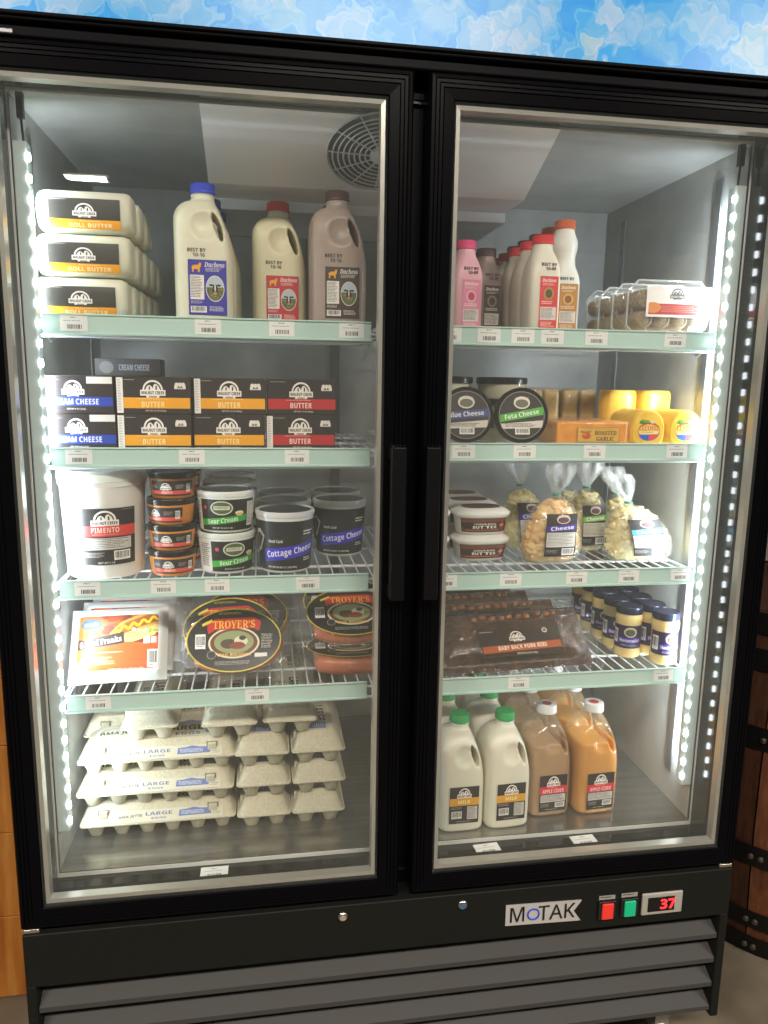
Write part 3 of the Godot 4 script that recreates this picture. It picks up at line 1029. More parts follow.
	build_base(f, black)

const SIGN_GLOW := 0.6
const LED_GLOW := 14.0

func done_keep(st: SurfaceTool) -> ArrayMesh:
	st.index(); return st.commit()

func build_door(f: Node3D, x0: float, x1: float, hand: float) -> void:
	var y0 := 0.4772
	var y1 := 1.9155
	var d := Node3D.new(); d.name = "door" if hand > 0 else "door_001"
	f.add_child(d)
	var wi := 0.0445
	# ridged black frame
	var prof := [[0, -0.044], [0, -0.004], [0.003, 0.0], [0.008, 0.0008], [0.009, -0.0008], [0.010, 0.0008], [0.0145, 0.0008], [0.0155, -0.0008], [0.0165, 0.0008], [0.021, 0.0008], [0.022, -0.0008], [0.023, 0.0005], [wi - 0.006, -0.0005], [wi, -0.007], [wi, -0.044]]
	part("door_frame", frame_mesh(x0, y0, x1, y1, prof), mat("08080b", 0.3, 0.0, 0.16), d)
	# pale spacer between the panes and the magnetic gasket
	part("pane_spacer", frame_mesh(x0 + wi - 0.002, y0 + wi - 0.002, x1 - wi + 0.002, y1 - wi + 0.002, [[0, -0.024], [0, -0.0065], [0.0085, -0.0075], [0.0095, -0.024]]), mat("b9b7ae", 0.28, 0.6), d)
	var pane := StandardMaterial3D.new(); pane.resource_name = "door_glass"
	pane.albedo_color = Color(0.9, 0.95, 0.93, 0.02); pane.roughness = 0.0
	pane.transparency = BaseMaterial3D.TRANSPARENCY_ALPHA
	part("glass", box(Vector3(x0 + wi - 0.004, y0 + wi - 0.004, -0.0058), Vector3(x1 - wi + 0.004, y1 - wi + 0.004, -0.0028)), pane, d)
	part("gasket", frame_mesh(x0 + 0.012, y0 + 0.012, x1 - 0.012, y1 - 0.012, [[0, -0.054], [0, -0.044], [0.02, -0.044], [0.02, -0.054]]), mat("0c0c0d", 0.6), d)
	var hx := (x1 - 0.0185) if hand > 0 else (x0 + 0.0135)
	var st := tool()
	rbox_into(st, Vector3(hx - 0.0125, 1.066, 0.012), Vector3(hx + 0.0125, 1.330, 0.036), 0.003, true)
	rbox_into(st, Vector3(hx - 0.0125, 1.306, -0.002), Vector3(hx + 0.0125, 1.330, 0.014), 0.003)
	rbox_into(st, Vector3(hx - 0.0125, 1.066, -0.002), Vector3(hx + 0.0125, 1.090, 0.014), 0.003)
	for k in 4: rbox_into(st, Vector3(hx - 0.011 + k * 0.006, 1.330, 0.008), Vector3(hx - 0.008 + k * 0.006, 1.3325, 0.034), 0.001)
	part("handle", done_keep(st), mat("0c0c0e", 0.4, 0.0, 0.3), d)

func build_evaporator(f: Node3D, liner: Material) -> void:
	var e := Node3D.new(); e.name = "evaporator_cover"; f.add_child(e)
	var st := tool()
	var prof := [Vector2(-0.10, 1.8775), Vector2(-0.28, 1.799), Vector2(-0.40, 1.799), Vector2(-0.40, 1.779), Vector2(-0.69, 1.779), Vector2(-0.69, 1.8775)]
	# prism along x: outline in z, y
	var pts := []
	for p in prof: pts.append(Vector2(-p.x, p.y))
	prism_into(st, pts, -0.31, 0.31)
	part("cover", done(st), mat("eceeee", 0.45), e, Vector3(-0.04, 0, 0), Vector3(0, PI / 2, 0))
	# fan guard on the sloping front: rings and spokes
	var n := Vector3(0, -0.916, 0.40)
	var mid := Vector3(-0.035, 1.8425, -0.180)
	var bas := Basis(Vector3.RIGHT, -n, Vector3.RIGHT.cross(-n))
	var bowl := tool()
	lathe_into(bowl, [[0.098, -0.001], [0.098, 0.002]], 40, Transform3D(bas, mid))
	part("fan_opening", done(bowl), mat("55585a", 0.6), e)
	var g := tool()
	for k in 9:
		var r := 0.022 + k * 0.0098
		var c := 36
		for j in c:
			var t0 := TAU * j / c
			var t1 := TAU * (j + 1) / c
			var up := -0.006 if k < 8 else -0.002
			tube_into(g, mid + bas * Vector3(cos(t0) * r, up, sin(t0) * r), mid + bas * Vector3(cos(t1) * r, up, sin(t1) * r), 0.0016, 4)
	for j in 12:
		var t := TAU * j / 12
		tube_into(g, mid + bas * Vector3(cos(t) * 0.016, -0.007, sin(t) * 0.016), mid + bas * Vector3(cos(t) * 0.1, -0.003, sin(t) * 0.1), 0.0018, 4)
	lathe_into(g, [[0.021, -0.009], [0.021, -0.004]], 20, Transform3D(bas, mid))
	part("fan_guard", done(g), mat("d4d6d4", 0.4), e)

func build_shelf(f: Node3D, side: int, y: float, tags: Array) -> void:
	var s := Node3D.new(); s.name = "shelf" if not f.has_node("shelf") else "shelf_%03d" % (used.get("shelf_n", 0))
	used["shelf_n"] = used.get("shelf_n", 0) + 1
	f.add_child(s)
	var xa := -0.632 if side < 0 else 0.012
	var xb := -0.012 if side < 0 else 0.632
	var st := tool()
	var n := 25
	for i in n:
		var x := lerpf(xa + 0.01, xb - 0.01, float(i) / (n - 1))
		tube_into(st, Vector3(x, y - 0.0018, -0.142), Vector3(x, y - 0.0018, -0.672), 0.0018, 5)
	for z in [-0.142, -0.25, -0.41, -0.57, -0.672]:
		tube_into(st, Vector3(xa, y - 0.0066, z), Vector3(xb, y - 0.0066, z), 0.003, 6)
	tube_into(st, Vector3(xa, y - 0.028, -0.142), Vector3(xb, y - 0.028, -0.142), 0.003, 6)
	for x in [xa, xb]: tube_into(st, Vector3(x, y - 0.0066, -0.142), Vector3(x, y - 0.0066, -0.672), 0.003, 6)
	part("wire_grid", done(st), mat("d9ddda", 0.35), s, Vector3.ZERO, Vector3.ZERO, "white coated wire grid")
	# pale green price rail clipped to the front
	var sa := -0.6205 if side < 0 else 0.062
	var sb := -0.058 if side < 0 else 0.6205
	var rail := tool()
	rbox_into(rail, Vector3(sa, y - 0.025, -0.134), Vector3(sb, y + 0.008, -0.1315), 0.001)
	rbox_into(rail, Vector3(sa, y + 0.0055, -0.1345), Vector3(sb, y + 0.0085, -0.1285), 0.001)
	rbox_into(rail, Vector3(sa, y - 0.0265, -0.1345), Vector3(sb, y - 0.0225, -0.1275), 0.001)
	part("price_rail", done_keep(rail), mat("bcdad0", 0.3), s, Vector3.ZERO, Vector3.ZERO, "pale green plastic price rail")
	# brackets under the ends
	for e in [xa + 0.004, xb - 0.004]:
		var br := tool()
		tube_into(br, Vector3(e, y - 0.01, -0.15), Vector3(e, y - 0.035, -0.20), 0.0025, 5)
		tube_into(br, Vector3(e, y - 0.035, -0.20), Vector3(e, y - 0.01, -0.26), 0.0025, 5)
		part("bracket", done(br), mat("8f9090", 0.3, 0.8), s)
	for k in tags.size():
		var v := (k + int(y * 100)) % 4
		part("price_tag", flat_label(0.045, 0.0265), print_mat("tag%d" % v, print_tag.bind(v)), s, Vector3(tags[k], y - 0.0075, -0.1308), Vector3.ZERO)

func build_base(f: Node3D, black: Material) -> void:
	var panel_m := mat("1a1b19", 0.5, 0.0, 0.3)
	part("lower_panel", rbox(Vector3(-0.683, 0.362, -0.06), Vector3(0.683, 0.468, 0.002), 0.003), panel_m, f)
	for s in [-1.0, 1.0]:
		part("corner_post", rbox(Vector3(s * 0.674 - 0.009, 0.12, -0.06), Vector3(s * 0.674 + 0.009, 0.364, 0.002), 0.003), panel_m, f)
		for y in [0.352, 0.30]:
			part("screw_hole", lathe([[0.004, 0], [0.004, 0.0008]], 12), mat("050505", 0.8), f, Vector3(s * 0.674, y, 0.0022), Vector3(PI / 2, 0, 0))
		part("hinge_pin", rbox(Vector3(s * 0.668 - 0.014, 0.4685, -0.02), Vector3(s * 0.668 + 0.014, 0.4765, -0.001), 0.002), mat("b5afa2", 0.3, 0.9), f)
		for z in [-0.08, -0.68]:
			var c := tool()
			lathe_into(c, [[0.024, -0.011], [0.026, -0.006], [0.026, 0.006], [0.024, 0.011]], 20, Transform3D(Basis(Vector3(0, 0, 1), PI / 2), Vector3(0, 0.0265, 0)))
			box_into(c, Vector3(-0.016, 0.03, -0.014), Vector3(0.016, 0.085, 0.014))
			box_into(c, Vector3(-0.03, 0.085, -0.03), Vector3(0.03, 0.12, 0.03))
			part("caster", done(c), mat("a9a59c", 0.35, 0.7), f, Vector3(s * 0.60, 0, z))
	part("kick_back", box(Vector3(-0.66, 0.12, -0.12), Vector3(0.66, 0.40, -0.10)), mat("0a0a0a", 0.8), f)
	for k in 5:
		var top := 0.362 - k * 0.0575
		var pts := [Vector2(-0.002, top - 0.046), Vector2(0.0, top - 0.043), Vector2(0.052, top - 0.012), Vector2(0.052, top - 0.015), Vector2(0.002, top - 0.045), Vector2(0.001, top - 0.056), Vector2(-0.002, top - 0.056)]
		var st := tool()
		prism_into(st, [Vector2(0.0, top - 0.0555), Vector2(0.0025, top - 0.0555), Vector2(0.0025, top - 0.047), Vector2(0.056, top - 0.016), Vector2(0.056, top - 0.013), Vector2(0.0, top - 0.0455)], -0.664, 0.664)
		if top - 0.056 > 0.115:
			part("louver", done(st), mat("403f3e", 0.5), f, Vector3(0, 0, -0.002), Vector3(0, PI / 2, 0))
	part("bottom_rail", box(Vector3(-0.683, 0.12, -0.76), Vector3(0.683, 0.128, -0.12)), black, f)
	# maker's plate
	var pts2 := [Vector2(0.2012, 0.391), Vector2(0.357, 0.3865), Vector2(0.3415, 0.409), Vector2(0.357, 0.431), Vector2(0.2012, 0.435)]
	var plate := part("maker_plate", prism(pts2, 0.002, 0.0045), mat("cfcdca", 0.35, 0.3), f)
	part("letters", lettering("M", 0.042, 0.001, true), mat("1b1b20", 0.4), plate, Vector3(0.2245, 0.4125, 0.0052)).scale = Vector3(1.0, 1.0, 1)
	part("letters", lettering("TAK", 0.042, 0.001, true), mat("1b1b20", 0.4), plate, Vector3(0.3055, 0.4105, 0.0052)).scale = Vector3(1.08, 1.0, 1)
	var o := tool()
	for j in 24:
		var a0 := TAU * j / 24
		var a1 := TAU * (j + 1) / 24
		tube_into(o, Vector3(cos(a0) * 0.0115, sin(a0) * 0.0115, 0), Vector3(cos(a1) * 0.0115, sin(a1) * 0.0115, 0), 0.0016, 5)
	part("ring_letter", done(o), mat("2b4fd0", 0.4), plate, Vector3(0.2575, 0.4115, 0.0052))
	# two lock cylinders
	for q in [[-0.1175, "c8b8a8"], [0.1142, "4f86c0"]]:
		var lk := part("lock", lathe([[0.009, 0], [0.0095, 0.003], [0.0075, 0.006], [0.006, 0.0065]], 20), mat("b9b4ac", 0.2, 0.95), f, Vector3(q[0], 0.446, 0.001), Vector3(PI / 2, 0, 0))
		part("keyhole", lathe([[0.0055, 0], [0.0055, 0.0006]], 16), mat(q[1], 0.3, 0.5), lk, Vector3(0, 0.0064, 0))
	# rocker switches
	for q in [[0.4115, "d8332a", "8a1d18", 0.4135], [0.459, "12a878", "0a5f46", 0.4145]]:
		var sw := part("rocker_switch", rbox(Vector3(-0.019, -0.022, 0), Vector3(0.019, 0.018, 0.005), 0.002), mat("17171a", 0.4), f, Vector3(q[0], q[3] - 0.008, 0.002))
		part("lens_light", rbox(Vector3(-0.012, -0.019, 0.004), Vector3(0.012, 0.015, 0.009), 0.002), glowing(q[1], 0.3), sw)
		part("legend", flat_label(0.034, 0.0095), print_mat("legend", func():
			var im := sheet(90, 26, "9d9a94")
			small_print(im, 8, 8, 74, 12, 1, "2a2826")
			return im), sw, Vector3(0, 0.0245, 0.0006))
	# temperature display
	var dis := part("thermostat", rbox(Vector3(-0.044, -0.024, 0), Vector3(0.044, 0.024, 0.006), 0.006, true), mat("a9a59d", 0.4), f, Vector3(0.529, 0.408, 0.002))
	part("display_screen", rbox(Vector3(-0.032, -0.016, 0.005), Vector3(0.026, 0.016, 0.0072), 0.002), mat("0b0909", 0.2), dis)
	part("display_digits", lettering("37", 0.030, 0.0006), glowing("ff2a30", 2.2), dis, Vector3(0.010, 0.0, 0.0078))

# ------------------------------------------------------------------ neighbours of the refrigerator
func build_barrel() -> void:
	var b := thing("wooden_barrel", "dark oak barrel with black iron hoops right of the refrigerator", "barrel", Vector3(1.205, 0, -0.50))
	var woods := []
	for k in 4:
		var t: Array = [["2e1a12", "4a2a1a", "5c3521"], ["2c1914", "43261b", "583322"], ["241713", "3a2219", "4b2c20"], ["3f2214", "6a3c22", "7d4a2a"]][k]
		woods.append(tinted("oak%d" % k, [[0.0, t[0]], [0.5, t[1]], [1.0, t[2]]], 0.03, Vector3(9, 0.9, 9), 0.6, 0.4))
	var rad := func(y: float) -> float: return 0.325 + 0.055 * (1.0 - pow((y - 0.45) / 0.45, 2.0))
	var n := 22
	for k in n:
		var a0 := TAU * k / n + 0.006
		var a1 := TAU * (k + 1) / n - 0.006
		var st := tool(); st.set_smooth_group(-1)
		for i in 8:
			var y0 := 0.9 * i / 8.0
			var y1 := 0.9 * (i + 1) / 8.0
			var r0: float = rad.call(y0)
			var r1: float = rad.call(y1)
			var p := func(a: float, r: float, y: float): return Vector3(sin(a) * r, y, cos(a) * r)
			quad(st, p.call(a0, r0, y0), p.call(a1, r0, y0), p.call(a1, r1, y1), p.call(a0, r1, y1))
			quad(st, p.call(a1, r0 - 0.025, y0), p.call(a0, r0 - 0.025, y0), p.call(a0, r1 - 0.025, y1), p.call(a1, r1 - 0.025, y1))
			quad(st, p.call(a1, r0, y0), p.call(a1, r0 - 0.025, y0), p.call(a1, r1 - 0.025, y1), p.call(a1, r1, y1))
			quad(st, p.call(a0, r0 - 0.025, y0), p.call(a0, r0, y0), p.call(a0, r1, y1), p.call(a0, r1 - 0.025, y1))
		part("stave", done(st), woods[(k * 7 + k / 3) % 4], b)
	for h in [[0.0, 0.055], [0.085, 0.135], [0.27, 0.325], [0.575, 0.63], [0.765, 0.815], [0.85, 0.9]]:
		var r0: float = rad.call(h[0]) + 0.003
		var r1: float = rad.call(h[1]) + 0.003
		var hoop := part("hoop", lathe([[r0 - 0.004, h[0]], [r0, h[0]], [r1, h[1]], [r1 - 0.004, h[1]]], 48, false, false), mat("1d1c1b", 0.45, 0.6), b)
		for a in [-0.86, -0.80]:
			var rr := (r0 + r1) / 2.0 + 0.002
			part("rivet", lathe([[0.008, 0], [0.007, 0.003], [0.003, 0.005]], 10), mat("6a6660", 0.4, 0.8), hoop, Vector3(sin(a) * rr, (h[0] + h[1]) / 2.0, cos(a) * rr), Vector3(PI / 2, a, 0))
	part("barrel_head", lathe([[0.31, 0.86], [0.31, 0.875]], 40), woods[1], b)

func build_counter() -> void:
	var b := thing("pine_counter", "orange pine plank counter standing left of the refrigerator", "counter", Vector3(-1.25, 0, -0.72))
	var pine := tinted("pine", [[0.0, "9e5c20"], [0.35, "b67029"], [0.6, "bf7a30"], [1.0, "ce8f48"]], 0.02, Vector3(5, 0.6, 5), 0.55, 0.15)
	for k in 5:
		var y0 := 0.002 + k * 0.21
		part("plank", rbox(Vector3(-0.55, y0, 0.30), Vector3(0.55, y0 + 0.2085, 0.325), 0.002), pine, b)
	part("side_board", box(Vector3(0.525, 0.0, -0.3), Vector3(0.55, 1.05, 0.30)), pine, b)
	part("side_board", box(Vector3(-0.55, 0.0, -0.3), Vector3(-0.525, 1.05, 0.30)), pine, b)
	part("counter_top", rbox(Vector3(-0.56, 1.05, -0.31), Vector3(0.56, 1.08, 0.335), 0.004), pine, b)

# ------------------------------------------------------------------ containers
func cap_mesh(r: float, h: float, ribs := 28) -> ArrayMesh:
	var rings := []
	for q in [[0.0, 1.0], [0.001, 1.02], [h * 0.25, 1.02], [h * 0.28, 1.0], [h * 0.92, 0.985], [h, 0.93]]:
		var rr := PackedVector3Array()
		for j in ribs * 2:
			var t := TAU * j / (ribs * 2)
			var k: float = r * q[1] * (1.0 + (0.018 if j % 2 == 0 else -0.018))
			rr.append(Vector3(cos(t) * k, q[0], -sin(t) * k))
		rings.append(rr)
	return loft(rings)

# half-gallon jug with a handle grip: value below zero inside
func jug_field(x: float, y: float, z: float, cider: bool) -> float:
	var a := 0.0515      # half width to the left
	var r := 0.0515      # half width to the right
	var b := 0.0515
	var n := 4.5
	if y > 0.105:
		var t := clampf((y - 0.105) / 0.110, 0.0, 1.0)
		r = 0.0205 + 0.031 * (1.0 - pow(t, 1.7))
		var ta := clampf((y - 0.178) / 0.036, 0.0, 1.0)
		var tb := clampf((y - 0.165) / 0.049, 0.0, 1.0)
		if cider:
			ta = clampf((y - 0.145) / 0.07, 0.0, 1.0); tb = ta
		a = 0.0205 + 0.031 * sqrt(1.0 - ta * ta)
		b = 0.0205 + 0.031 * sqrt(1.0 - tb * tb)
		n = lerpf(4.5, 2.0, clampf((y - 0.18) / 0.034, 0.0, 1.0))
	var hx := a if x < 0.0 else r
	var d := pow(pow(absf(x / hx), n) + pow(absf(z / b), n), 1.0 / n) - 1.0
	d *= minf(hx, b)
	# rounded bottom edge and flat ends
	var lowc := 0.008 - y
	if lowc > 0.0: d += lowc * lowc * 60.0
	d = maxf(d, maxf(0.0005 - y, y - 0.226))
	# finger hole behind the grip
	var gx := x - (r - 0.0150)
	var gy := y - 0.165
	var hole := sqrt(gx * gx / 0.000042 + gy * gy / 0.00062) - 1.0
	d = maxf(d, -hole * 0.006)
	# scoop pressed into front and back beside the hole
	var sx := x - 0.002
	var sy := y - 0.170
	var sz := absf(z) - 0.064
	var sc := sqrt(sx * sx / 0.00085 + sy * sy / 0.00120 + sz * sz / 0.00046) - 1.0
	d = maxf(d, -sc * 0.018)
	# seam on the label panel
	return d

func jug_mesh(cider: bool) -> ArrayMesh:
	var k := "jug/%s" % cider
	if not cache.has(k):
		cache[k] = nets(func(x, y, z): return jug_field(x, y, z, cider), Vector3(-0.057, -0.004, -0.057), Vector3(0.057, 0.232, 0.057), 0.0032)
	return cache[k]

func plastic(hex: String, rough := 0.38) -> StandardMaterial3D:
	var k := "plastic/" + hex
	if not cache.has(k):
		var m := StandardMaterial3D.new(); m.resource_name = "plastic_" + hex
		m.albedo_color = C(hex); m.roughness = rough
		m.subsurf_scatter_enabled = true; m.subsurf_scatter_strength = 0.25
		cache[k] = m
	return cache[k]

func make_jug(t: Node3D, body: String, cap: String, label: Material, lw: float, lh: float, ly: float, lx: float, dated: bool, date_ink := "2f2b26") -> void:
	var b := part("bottle", jug_mesh(false), plastic(body), t)
	var neck := tool()
	lathe_into(neck, [[0.0195, 0.0], [0.0218, 0.0015], [0.0195, 0.003], [0.0185, 0.006]], 24, Transform3D(Basis.IDENTITY, Vector3(0, 0.223, 0)))
	part("neck_ring", done(neck), mat("d9dad4", 0.35), t)
	part("cap", cap_mesh(0.0215, 0.017), mat(cap, 0.4), t, Vector3(0, 0.2265, 0))
	part("label", flat_label(lw, lh), label, b, Vector3(lx, ly, 0.0526))
	if dated:
		part("date_print", lettering("BEST BY", 0.0085), mat(date_ink, 0.6), b, Vector3(-0.012, 0.124, 0.0519))
		part("date_print", lettering("10-16", 0.0085), mat(date_ink, 0.6), b, Vector3(-0.008, 0.116, 0.0519))

func make_roll(t: Node3D) -> void:
	# butter roll lying along x: paper wrap with folded ends
	var st := tool()
	var rings := []
	var c := 22
	var prof := [[-0.0775, 0.62], [-0.0765, 0.80], [-0.073, 0.93], [-0.066, 0.985], [-0.03, 1.0], [0.03, 1.0], [0.066, 0.985], [0.073, 0.93], [0.0765, 0.80], [0.0775, 0.62]]
	for i in prof.size():
		var rr := PackedVector3Array()
		for j in c:
			var a := TAU * j / c
			var wob := 1.0 + 0.010 * sin(a * 3.0 + i * 0.9) + 0.007 * sin(a * 7.0 + i * 2.1)
			var k := pow(pow(absf(cos(a)), 3.2) + pow(absf(sin(a)), 3.2), -1.0 / 3.2)
			rr.append(Vector3(prof[i][0], 0.0362 + sin(a) * 0.0348 * k * prof[i][1] * wob, cos(a) * 0.0355 * k * prof[i][1] * wob))
		rings.append(rr)
	loft_into(st, rings, true, true, Transform3D.IDENTITY, 0.2)
	part("wrapper", done(st), plastic("dcdcc6", 0.5), t)
	part("label", patch(func(u, v):
		var a: float = lerpf(0.50, -0.80, v)
		var k := pow(pow(absf(cos(a)), 3.2) + pow(absf(sin(a)), 3.2), -1.0 / 3.2)
		return Vector3(lerpf(-0.056, 0.060, u), 0.0362 + sin(a) * 0.0348 * k * 1.03, cos(a) * 0.0355 * k * 1.03), 6, 12), print_mat("roll", print_roll), t)

func stock_left_top() -> void:
	var y := 1.533
	var grp := "paper-wrapped butter rolls on the top shelf"
	for layer in 3:
		for row in [5, 5, 3][layer]:
			var lab: String
			if row == 0:
				lab = ["cream paper butter roll, front roll at the bottom of its pile", "cream paper butter roll, front roll in the middle of its pile", "cream paper butter roll, front roll on top of its pile"][layer]
			else:
				lab = "cream paper butter roll %s row behind the front, %s layer" % [["", "one", "two", "three", "four"][row], ["bottom", "middle", "top"][layer]]
			place("roll", make_roll, "butter_roll", lab, "butter", Vector3(-0.554 + [-0.008, 0.0, 0.004][layer] + row * 0.002, y + layer * 0.0722, -0.179 - row * 0.076 - layer * 0.004), Vector3.ZERO, grp)
	var blue := print_mat("milk_blue", print_milk.bind("2f2f9e"))
	var red := print_mat("milk_red", print_milk.bind("c32834"))
	var brown := print_mat("milk_brown", print_milk.bind("40312a"))
	var kinds := [
		["blue", "milk_jug", func(t): make_jug(t, "e4e2c8", "2f45c4", blue, 0.066, 0.094, 0.061, 0.006, true), -0.356, [-0.206, -0.320, -0.434], "cream milk jug with a blue cap and blue label", 0.05],
		["red", "milk_jug", func(t): make_jug(t, "e2dcb8", "c8282e", red, 0.062, 0.086, 0.057, 0.004, true), -0.220, [-0.315, -0.430], "cream milk jug with a red cap and red label", 0.04],
		["cocoa", "milk_jug", func(t): make_jug(t, "a8968a", "4a302c", brown, 0.062, 0.090, 0.060, 0.004, true), -0.114, [-0.206, -0.320], "brown chocolate milk jug with a brown cap and label", 0.02]]
	for k in kinds:
		for i in k[4].size():
			var lab: String = k[5] + [", at the shelf front", ", second behind the front jug", ", third in its row"][i]
			place(k[0], k[2], k[1], lab, "milk jug", Vector3(k[3] + i * 0.004, y, k[4][i]), Vector3(0, k[6], 0), "milk jugs on the top left shelf")

func make_carton(t: Node3D, w: float, h: float, d: float, kind: String, strip: bool) -> void:
	part("carton", rbox(Vector3(-w / 2, 0, -d / 2), Vector3(w / 2, h, d / 2), 0.0012), mat("2c2321", 0.45), t)
	part("front_print", flat_label(w - 0.003, h - 0.003), print_mat("box_" + kind, print_box.bind(kind)), t, Vector3(0, h / 2, d / 2 + 0.0004))
	if strip:
		part("side_print", flat_label(0.011, h - 0.004), print_mat("box_side", print_side), t, Vector3(-w / 2 + 0.0062, h / 2, d / 2 + 0.0007))

func stock_left_boxes() -> void:
	var y := 1.305
	var h := 0.0665
	var list := [
		["cream", "cream_cheese_box", -0.5745, 0, -0.185, "blue-banded cream cheese box, bottom of the front pair", "cheese box", false],
		["cream", "cream_cheese_box", -0.5765, 1, -0.185, "blue-banded cream cheese box, top of the front pair", "cheese box", false],
		["yellow_s", "butter_box", -0.446, 0, -0.185, "yellow-banded butter box beside cream cheese, bottom, pale end strip", "butter box", true],
		["yellow_s", "butter_box", -0.446, 1, -0.185, "yellow-banded butter box beside cream cheese, top, pale end strip", "butter box", true],
		["yellow", "butter_box", -0.3155, 0, -0.193, "yellow-banded butter box beside the red-banded ones, bottom", "butter box", false],
		["yellow_s", "butter_box", -0.3125, 1, -0.193, "yellow-banded butter box beside the red-banded ones, top", "butter box", true],
		["red_s", "butter_box", -0.184, 0, -0.203, "red-banded butter box, bottom of the pair", "butter box", true],
		["red", "butter_box", -0.1815, 1, -0.203, "red-banded butter box, top of the pair", "butter box", false],
		["cream", "cream_cheese_box", -0.514, 0, -0.335, "blue-banded cream cheese box in the back pile, bottom", "cheese box", false],
		["cream", "cream_cheese_box", -0.514, 1, -0.335, "blue-banded cream cheese box in the back pile, middle", "cheese box", false],
		["cream", "cream_cheese_box", -0.514, 2, -0.335, "cream cheese box on top of the shaded back pile", "cheese box", false]]
	for q in list:
		var kind: String = q[0].get_slice("_", 0)
		var w := 0.124 if kind == "cream" or kind == "plain" else 0.1285
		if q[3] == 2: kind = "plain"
		place("carton/" + q[0] + ("t" if q[3] == 2 else ""), func(t): make_carton(t, w, 0.034 if kind == "plain" else h - 0.0003, 0.066, kind, q[7]), q[1], q[5], q[6], Vector3(q[2], y + q[3] * h, q[4]), Vector3(0, rng.randf_range(-0.012, 0.012), 0), "boxed butter and cream cheese")

func make_tub(t: Node3D, r0: float, r1: float, h: float, body: Material, lid: Material, top: Material, label: Material, a0: float, a1: float, l0: float, l1: float) -> void:
	var rim := 0.010
	var b := part("tub", lathe([[r0 * 0.93, 0.0], [r0, 0.003], [lerpf(r0, r1, 0.9), h - rim - 0.002], [r1 - 0.002, h - rim]], 40), body, t)
	var l := part("lid", lathe([[r1 - 0.002, h - rim - 0.002], [r1, h - rim - 0.001], [r1 + 0.0012, h - 0.003], [r1, h], [r1 - 0.004, h], [r1 - 0.006, h - 0.003]], 40, true, true), lid, t)
	part("lid_top", lathe([[r1 - 0.0065, h - 0.0028], [r1 - 0.0065, h - 0.0018]], 40), top, l)
	var rr := func(y: float) -> float: return lerpf(r0, r1, y / h * 0.96) + 0.0006
	part("label", round_label(a0, a1, l0, l1, rr.call(l0) + 0.0006, rr.call(l1) + 0.0006), label, b)

func stock_left_tubs() -> void:
	var y := 1.065
	# pail
	var p := thing("cheese_pail", "large white plastic pail with a black and red pimento label", "pail", Vector3(-0.5575, y, -0.232))
	part("pail", lathe([[0.066, 0.0], [0.070, 0.004], [0.0775, 0.172], [0.0805, 0.174], [0.0795, 0.186], [0.0772, 0.188]], 48), plastic("dcd9d0", 0.42), p)
	part("lid", lathe([[0.079, 0.182], [0.0815, 0.184], [0.0815, 0.199], [0.0795, 0.2025], [0.076, 0.2025], [0.074, 0.1985]], 48), plastic("dfe2dc", 0.4), p)
	part("label", round_label(-0.56, 0.98, 0.028, 0.135, 0.0722, 0.0768), print_mat("pail", print_pail), p)
	# pimento cups
	var cup := func(t): make_tub(t, 0.0395, 0.0445, 0.0492, mat("d58a3a", 0.35), mat("17171a", 0.25), mat("1d1d20", 0.2), print_mat("cup", print_cup), -1.0, 0.95, 0.006, 0.034)
	for q in [[0, -0.4300, -0.213, 0.2, "bottom"], [1, -0.4300, -0.213, 0.15, "second from the bottom"], [2, -0.4300, -0.213, -0.35, "third from the bottom"], [3, -0.4265, -0.218, 0.1, "topmost"]]:
		place("cup", cup, "pimento_cup", "orange pimento cup with a black lid, %s of the front stack" % q[4], "cup", Vector3(q[1], y + q[0] * 0.0494, q[2]), Vector3(0, q[3], 0), "black-lidded pimento cups")
	for q in [[0, "bottom"], [1, "second"], [2, "third"], [3, "topmost"]]:
		place("cup", cup, "pimento_cup", "orange pimento cup in the stack behind, %s" % q[1], "cup", Vector3(-0.425, y + q[0] * 0.0494, -0.315), Vector3(0, 0.3, 0), "black-lidded pimento cups")
	# sour cream
	var sour := func(t): make_tub(t, 0.049, 0.0555, 0.0805, plastic("e3e2d8", 0.35), plastic("dedfd8", 0.3), mat("2c2a26", 0.15), print_mat("sour", print_sour), -1.35, 1.35, 0.006, 0.066)
	var sp := [[-0.3280, 0, -0.228, 0.30, "front stack, lower"], [-0.3270, 1, -0.226, -0.15, "front stack, upper"], [-0.325, 0, -0.350, 0.2, "second stack, lower"], [-0.325, 1, -0.350, 0.2, "second stack, upper"], [-0.3290, 0, -0.470, 0.2, "rear stack, lower"], [-0.3290, 1, -0.470, 0.2, "rear stack, upper"]]
	for q in sp:
		place("sour", sour, "sour_cream_tub", "white-lidded tub with a green band, %s" % q[4], "tub", Vector3(q[0], y + q[1] * 0.0808, q[2]), Vector3(0, q[3], 0), "green-banded sour cream tubs")
	# cottage cheese
	var cot := func(t): make_tub(t, 0.048, 0.0575, 0.121, plastic("dfded6", 0.35), plastic("d7d9d6", 0.28), mat("242427", 0.15), print_mat("cottage", print_cottage), -1.5, 1.5, 0.006, 0.104)
	for q in [[-0.2135, -0.222, -0.1, "blue-banded cottage cheese tub at the shelf front, partly hiding others"], [-0.2125, -0.345, 0.0, "blue-banded cottage cheese tub behind the front one"], [-0.2105, -0.468, 0.0, "blue-banded cottage cheese tub third in the left row"], [-0.0925, -0.352, -0.2, "blue-banded cottage cheese tub nearest the door handle, standing back"], [-0.0900, -0.475, 0.0, "blue-banded cottage cheese tub at the rear near the handle"]]:
		place("cot", cot, "cottage_cheese_tub", q[3], "tub", Vector3(q[0], y, q[1]), Vector3(0, q[2], 0), "cottage cheese tubs")

